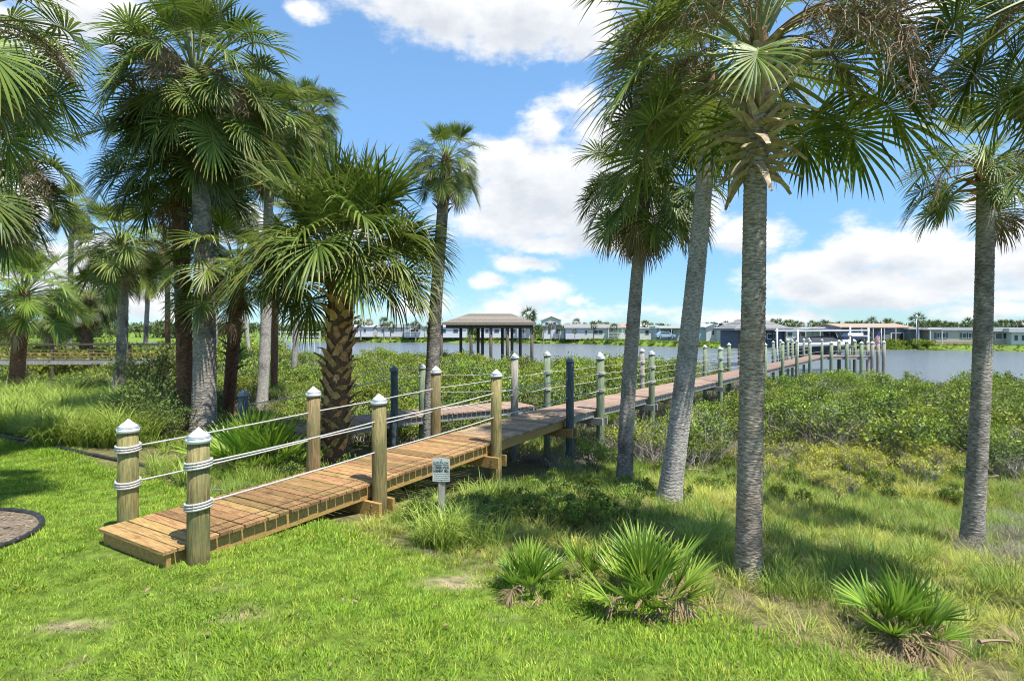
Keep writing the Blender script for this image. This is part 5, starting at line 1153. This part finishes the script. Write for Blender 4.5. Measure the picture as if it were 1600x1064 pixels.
# ------------------------------------------------------------------ far shore houses
def house(label, x0, x1, yroof, yeave, ybase, Y, wall, roof, wins=(), kind='gable', depth=7.0, rz=None, over=.35, skirt=None, winY=(.32, .78), door=None, porch=None, garage=None, group='waterfront homes', awn=None, name='house', shutters=False):
    cxp = (x0 + x1) / 2; p = at(cxp, 0, Y); W = (x1 - x0) / F * Y; zb = at(0, ybase, Y).z; ze = at(0, yeave, Y).z; zr = at(0, yroof, Y).z
    t = thing(name, label, 'house', (p.x, Y, zb), rz if rz is not None else -math.atan2(p.x, Y) * .25, group); H = ze - zb; Hr = zr - zb
    b = MB(); b.box((0, depth / 2, H / 2 - .3), (W, depth, H + .6)); wl = b.build('wall', wall, t)
    if kind == 'gable':        # ridge along the front
        o = over; b = MB(); vs_ = [(-W / 2 - o, -o, H - .05), (W / 2 + o, -o, H - .05), (W / 2 + o, depth + o, H - .05), (-W / 2 - o, depth + o, H - .05), (-W / 2 - o, depth / 2, Hr), (W / 2 + o, depth / 2, Hr)]
        vs_ += [(v[0], v[1], v[2] + .16) for v in vs_]
        b.add(vs_, [(6, 7, 11, 10), (8, 9, 10, 11), (0, 4, 5, 1), (2, 5, 4, 3), (0, 1, 7, 6), (2, 3, 9, 8), (1, 5, 11, 7), (5, 2, 8, 11), (3, 4, 10, 9), (4, 0, 6, 10)]); b.build('roof', roof, t)
        b = MB(); b.add([(-W / 2, .01, H), (-W / 2, depth - .01, H), (-W / 2, depth / 2, Hr - .02), (W / 2, .01, H), (W / 2, depth - .01, H), (W / 2, depth / 2, Hr - .02)], [(0, 1, 2), (5, 4, 3)]); b.build('gable_wall', wall, t)
    elif kind == 'front':      # gable towards the water
        o = over; b = MB(); vs_ = [(-W / 2 - o, -o, H - .05), (0, -o, Hr), (W / 2 + o, -o, H - .05), (-W / 2 - o, depth + o, H - .05), (0, depth + o, Hr), (W / 2 + o, depth + o, H - .05)]
        vs_ += [(v[0], v[1], v[2] + .16) for v in vs_]
        b.add(vs_, [(6, 7, 10, 9), (7, 8, 11, 10), (0, 3, 4, 1), (1, 4, 5, 2), (0, 1, 7, 6), (1, 2, 8, 7), (3, 9, 10, 4), (4, 10, 11, 5), (0, 6, 9, 3), (2, 5, 11, 8)]); b.build('roof', roof, t)
        b = MB(); b.add([(-W / 2, .01, H), (W / 2, .01, H), (0, .01, Hr - .02)], [(0, 1, 2)]); b.build('gable_wall', wall, t)
    else:
        b = MB(); b.box((0, depth / 2, H + (Hr - H) / 2), (W + 2 * over, depth + 2 * over, Hr - H)); b.build('roof', roof, t)
    if skirt: b = MB(); b.box((0, -.03, H * .1), (W + .04, .08, H * .2)); b.build('skirting', skirt, t)
    for wi in wins:
        a_, c_ = wi[0], wi[1]; lo, hi = (wi[2], wi[3]) if len(wi) > 3 else winY
        xa, xb = (a_ - cxp) / F * Y, (c_ - cxp) / F * Y; b = MB(); b.box(((xa + xb) / 2, -.025, H * (lo + hi) / 2), (xb - xa, .08, H * (hi - lo))); f_ = b.build('window', 'white', t)
        n_ = max(1, int(round((xb - xa) / 1.0)))
        for k in range(n_):
            ww = (xb - xa) / n_; b = MB(); b.box((xa + ww * (k + .5), -.055, H * (lo + hi) / 2), (ww - .14, .05, H * (hi - lo) - .14)); b.build('pane', 'glass', f_)
        if shutters:
            for sx in (xa - .22, xb + .22): b = MB(); b.box((sx, -.03, H * (lo + hi) / 2), (.36, .06, H * (hi - lo))); b.build('shutter', 'shutter', t)
    if door: xa = (door - cxp) / F * Y; b = MB(); b.box((xa, -.03, H * .36), (1.0, .08, H * .7)); d_ = b.build('door', 'white', t); b = MB(); b.box((xa, -.075, H * .5), (.5, .03, H * .25)); b.build('pane', 'glass', d_)
    if garage:
        xa, xb = [(q - cxp) / F * Y for q in garage]; b = MB(); b.box(((xa + xb) / 2, -.04, H * .31), (xb - xa + .5, .1, H * .62 + .25)); g_ = b.build('garage_frame', 'white', t); b = MB(); b.box(((xa + xb) / 2, -.08, H * .3), (xb - xa, .06, H * .6)); b.build('garage_shade', 'ink_and_shade', g_)  # solid near-black panel paints the shade inside the open garage
    if porch:
        xa, xb, dp = (porch[0] - cxp) / F * Y, (porch[1] - cxp) / F * Y, porch[2]
        b = MB(); b.box(((xa + xb) / 2, -dp / 2 - over - .02, H + .05), (xb - xa, dp, .14)); pr = b.build('porch_roof', porch[3], t)
        for k in range(porch[4]): b = MB(); x = xa + .12 + (xb - xa - .24) * k / (porch[4] - 1); b.box((x, -dp - over + .1, H / 2 - .15), (.12, .12, H + .28)); b.build('porch_post', 'white', pr)
        if len(porch) > 5:
            for z_ in (.25, .9): b = MB(); b.box(((xa + xb) / 2, -dp - over + .1, z_), (xb - xa - .2, .06, .08)); b.build('porch_rail', 'white', pr)
    return t
house('small white house at the left end of the far row', 550, 582, 508, 511, 523, 152, 'sidewhite', 'whiteroof', [(556, 560), (568, 572)], 'gable')
house('white house with grey front gable left of the slender palm', 632, 662, 506, 511, 524, 150, 'sidewhite', 'greyroof', [(640, 654, .35, .75)], 'front', porch=(634, 660, 2.0, 'whiteroof', 4, 1))
house('low white house beside the front-gabled one', 590, 630, 509, 512, 523, 153, 'sidewhite', 'greyroof', [(596, 601), (610, 616)], 'gable')
house('white house seen through the left bay of the boat shelter', 684, 728, 508, 511, 524, 146, 'sidewhite', 'whiteroof', [(691, 697), (708, 716)], 'gable')
house('pale house seen through the middle of the boat shelter', 750, 790, 508, 511, 524, 144, 'sidewhite', 'greyroof', [(758, 764), (772, 780)], 'gable')
house('white house seen through the right bay of the boat shelter', 792, 832, 508, 511, 525, 143, 'white', 'greyroof', [(800, 806), (816, 822)], 'gable', porch=(808, 832, 2, 'whiteroof', 3))
house('tall grey-roofed two-storey house behind the row', 847, 876, 495, 501, 524, 178, 'sidewhite', 'greyroof', [(852, 857, .72, .9), (864, 869, .72, .9)], 'front')
house('white front-gabled cottage left of the long house', 848, 882, 507, 511, 526, 140, 'white', 'greyroof', [(856, 860), (868, 872)], 'front')
house('long pale house with grey roof and corner porch', 884, 970, 507, 513, 526, 137, 'sidewhite', 'greyroof', [(914, 918), (927, 942)], 'gable', porch=(948, 971, 2.2, 'greyroof', 4, 1), rz=-.05)
house('pale house with tan roof right of the long house', 966, 1008, 506.5, 512, 526, 143, 'sidewhite', 'tanroof', [(976, 981), (996, 1003)], 'gable')
house('low white house hidden between the slim palms', 1000, 1030, 509, 513, 527, 138, 'white', 'whiteroof', [(1008, 1014)], 'gable')
house('pale blue house with white awning behind the parked car', 1026, 1066, 509, 513, 528, 128, 'paleblue', 'whiteroof', [(1037, 1052, .38, .82)], 'flat', porch=(1027, 1064, 2.4, 'whiteroof', 3))
house('pale blue house with white roof right of the leaning palm', 1080, 1106, 507, 511, 529, 116, 'paleblue', 'whiteroof', [(1088, 1091)], 'gable')
house('white front-gabled house left of the ringed palm', 1104, 1124, 507, 512, 529, 115, 'white', 'whiteroof', [(1112, 1116)], 'front')
house('white cottage partly behind the ringed palm', 1125, 1142, 508, 513, 530, 112, 'white', 'whiteroof', [(1131, 1134)], 'front')
house('grey-blue cottage at the ringed palm', 1138, 1172, 505, 512, 531, 108, 'paleblue', 'greyroof', [], 'gable')
house('white house with flat roof behind the boat', 1224, 1312, 511, 515, 531, 106, 'sidewhite', 'whiteroof', [(1232, 1240), (1252, 1260), (1296, 1304)], 'flat', porch=(1250, 1314, 2.5, 'whiteroof', 4))
house('long grey house with tan roof, carport and open garage', 1315, 1421, 506.5, 512, 534, 101, 'greywall', 'tanroof', [(1322, 1331, .5, .85), (1333, 1350, .5, .85)], 'gable', depth=9, garage=(1393, 1410), door=1359, porch=(1314, 1384, 2.6, 'whiteroof', 5), rz=-.02)
house('small white carport house between the grey and the cream house', 1423, 1457, 512, 515, 535, 99, 'greywall', 'whiteroof', [(1441, 1449)], 'flat', porch=(1423, 1457, 2.4, 'whiteroof', 3))
house('cream house with shuttered windows and brick skirting', 1457, 1556, 511.5, 516, 538, 96, 'cream', 'whiteroof', [(1468, 1472), (1474, 1480), (1504, 1510), (1512, 1517), (1542, 1549)], 'flat', skirt='brick', shutters=True, winY=(.42, .82))
house('cream sunroom with white awning roof and dark glazing', 1556, 1584, 512, 518, 538, 94, 'cream', 'whiteroof', [(1557, 1566, .4, .9), (1567, 1577, .4, .9)], 'flat', depth=5, over=.8)
house('pale house cut off by the right edge', 1585, 1645, 513, 519, 539, 92, 'sidewhite', 'whiteroof', [(1588, 1594), (1598, 1606)], 'flat', over=.8)
def car(label, px, py, Y, paint, rz):
    p = at(px, py, Y); t = thing('parked_car', label, 'car', (p.x, Y, p.z), rz, 'cars by the far houses')
    prof = [(-2.2, .35), (-2.2, .95), (-1.7, 1.0), (-1.2, 1.55), (.6, 1.58), (1.25, 1.02), (2.1, .9), (2.2, .4)]
    b = MB(); n = len(prof); b.add([(x, -.85, z) for x, z in prof] + [(x, .85, z) for x, z in prof], [tuple(range(n)), tuple(range(2 * n - 1, n - 1, -1))] + [(i, n + i, n + (i + 1) % n, (i + 1) % n) for i in range(n)]); b.build('body', paint, t)
    for s_ in (-1, 1): b = MB(); b.add([(-1.45, s_ * .86, 1.06), (-1.08, s_ * .86, 1.46), (.5, s_ * .86, 1.48), (.98, s_ * .86, 1.06)], [(0, 1, 2, 3)]); b.build('side_window', 'glass', t)
    for x in (-1.35, 1.35):
        for s_ in (-.8, .8):
            b = MB(); b.tube([(x, s_ - .1, .34), (x, s_ + .1, .34)], .34, 12); w_ = b.build('wheel', 'tyre', t); b = MB(); b.tube([(x, s_ - .115, .34), (x, s_ + .115, .34)], .19, 10); b.build('rim', 'metal', w_)
car('light blue car parked before the pale blue house', 1039, 529, 123, 'carpaint', .1)
car('dark blue car under the grey house carport', 1333, 534, 98.6, 'carnavy', .0)

# ------------------------------------------------------------------ far bank plants and palms
BANK = source('bank_clump', [bush(260, 1, .9, .22, 130 + i, 'mangrove', 'dark_twig', 8) for i in range(3)])
pts = []
for k in range(2600):
    x = U(-75, 110); y = float(np.interp(x, SHORE_X, SHORE_Y)) + U(-.3, 4.5) * (1 if x > 40 else 1.6); px, py = pix(x, y, 0)
    if 500 < px < 1680:
        tall = 1 if 1330 < px < 1460 else .62
        pts.append((x, y, gzs(x, y) - .1, 0, 0, U(0, 6.28), U(.45, 1.0) * tall * (.55 if px > 1460 else 1), rnd.randrange(3)))
stuff_mesh('far_bank_growth', BANK, pts, 'low green growth along the far bank', 'shrubs')
def far_palm_mesh(seed, h, brown=False):
    g = random.Random(seed); b = MB(); b.tube([(0, 0, 0), (.1, 0, h * .5), (g.uniform(-.2, .2), 0, h)], [.22, .17, .16], 7, 1)
    for i in range(60):
        a = g.uniform(0, 6.28); p = R(g.uniform(-60, 85)); d = Vector((math.cos(a) * math.cos(p), math.sin(a) * math.cos(p), math.sin(p))); q = Vector((0, 0, h)) + d * .9; s_ = d.cross(Vector((g.uniform(-1, 1), g.uniform(-1, 1), g.uniform(-1, 1)))).normalized(); n_ = d.cross(s_)
        v = g.random()
        for k in range(7):
            f = (k - 3) / 3.0; e = (d * math.cos(f * 1.2) + s_ * math.sin(f * 1.2) + Vector((0, 0, -.35))).normalized(); w_ = n_ * .05 + s_ * .05 * math.cos(f)
            b.add([tuple(q - w_), tuple(q + w_), tuple(q + e * g.uniform(.8, 1.15))], [(0, 1, 2)], 0, v)
    return b.mesh('far_palm', ['far_brown' if brown else 'far_leaf', 'far_trunk'])
FP = [far_palm_mesh(i, 4.2 + .5 * i, i == 3) for i in range(4)]
FARROW = []
def far_palm(px, ytop, Y, i, label='small cabbage palm in the treeline behind the far houses', group='far treeline palms'):
    p = at(px, ytop, Y); h = 4.2 + .5 * i + 1.7; zb = -.5; sc = max(.35, (p.z - zb) / h); cw = 1.0
    o = obj('far_palm', FP[i], None, (p.x, Y, zb), (0, 0, U(0, 6.28)), sc); tag(o, label, 'palm tree', group)
far_palm(826, 478, 150, 0, 'far round-headed palm standing above the boat shelter roof end')
far_palm(901, 496, 150, 3, 'far palm above the left end of the long house')
far_palm(1008, 499, 139, 1, 'far palm between the slim dark palm and leaning pale palm')
far_palm(1434, 487, 97, 2, 'tallest far palm beside the white carport')
far_palm(1362, 494, 118, 0, 'broad far palm above the grey house roof middle')
far_palm(874, 505, 139, 1, 'short palm before the white front-gabled cottage')
far_palm(849, 508, 138, 0, 'short palm left of the front-gabled cottage')
far_palm(898, 513, 134, 2, 'little palm before the long pale house')
for px, yt in ((1152, 499), (1208, 497), (1217, 496), (1230, 499), (1236, 498), (1245, 500), (1253, 501), (1267, 500), (1276, 501), (1287, 499), (1292, 500), (1302, 503), (1311, 501), (1326, 500), (1336, 499), (1346, 500), (1388, 496), (1405, 501), (1452, 499), (1458, 501), (1466, 499), (1478, 501), (1489, 501), (1504, 503), (1514, 495), (1553, 500), (1566, 498), (1577, 498), (1586, 499), (1596, 499), (562, 497), (578, 498), (600, 494), (612, 500), (650, 499), (672, 501), (861, 503), (885, 505), (915, 503), (926, 500), (936, 499), (948, 502), (958, 503), (980, 504), (1020, 506), (1090, 504), (1106, 503), (1116, 502), (1134, 501)):
    FARROW.append((px + U(-2, 2), yt + U(-1, 1), U(125, 165) if px < 1330 else U(108, 130)))
SPANS = [(540, 588, 'the small white house at the left end'), (588, 632, 'the low white house'), (632, 684, 'the grey-gabled white house'), (834, 884, 'the cottage left of the long pale house'), (884, 972, 'the long pale house'), (972, 1070, 'the tan-roofed pale house'), (1070, 1145, 'the white cottages left of the ringed palm'), (1145, 1224, 'the dark boathouse'), (1224, 1315, 'the flat-roofed house behind the boat'), (1315, 1423, 'the long grey house'), (1423, 1457, 'the white carport'), (1457, 1556, 'the cream house'), (1556, 1700, 'the sunroom and last house')]
ORD = ['first', 'second', 'third', 'fourth', 'fifth', 'sixth', 'seventh', 'eighth', 'ninth', 'tenth', 'eleventh', 'twelfth']
for a_, c_, nm in SPANS:
    row_ = sorted(q for q in FARROW if a_ <= q[0] < c_)
    for i, (px, yt, Y) in enumerate(row_): far_palm(px, yt, Y, rnd.randrange(4), ('%s treetop palm from the left above %s' % (ORD[i], nm)) if len(row_) > 1 else 'lone treetop palm above ' + nm)
TREE = source('treeline_clump', [bush(240, 1, .8, .2, 140 + i, 'far_leaf', 'dark_twig', 9) for i in range(3)])
pts = []
for k in range(420):
    px = U(-100, 1700); Y = U(165, 200) if px < 1330 else U(125, 150); p = at(px, 0, Y); pts.append((p.x, Y, -.6, 0, 0, U(0, 6.28), U(2.2, 4.3) if px > 560 else U(3, 5.2), rnd.randrange(3)))
stuff_mesh('far_treeline', TREE, pts, 'low green trees behind the far row of houses', 'trees')
# mast and street lamp on the far shore
def pole(label, px, y0, y1, Y, r, name, arm=False):
    p = at(px, y1, Y); t = thing(name, label, 'pole', (p.x, Y, p.z - .3)); b = MB(); h = at(0, y0, Y).z - p.z + .3; b.tube([(0, 0, 0), (0, 0, h)], [r, r * .6], 8); b.build('shaft', 'metal', t, True)
    if arm: b = MB(); b.lathe([(.12, 0), (.2, .15), (.2, .45), (.05, .55)], 10, (0, 0, h)); b.build('lantern', 'white', t, True)
    else: b = MB(); b.bar((-.6, 0, h * .9), (.6, 0, h * .9), .08, .08); b.bar((-.35, 0, h * .8), (.35, 0, h * .8), .06, .06); b.build('cross_arm', 'metal', t)
pole('thin utility mast above the cream house', 1548, 488, 520, 120, .12, 'utility_mast')
pole('white-topped lamp post before the tallest far palm', 1432, 497, 535, 94, .1, 'lamp_post', True)
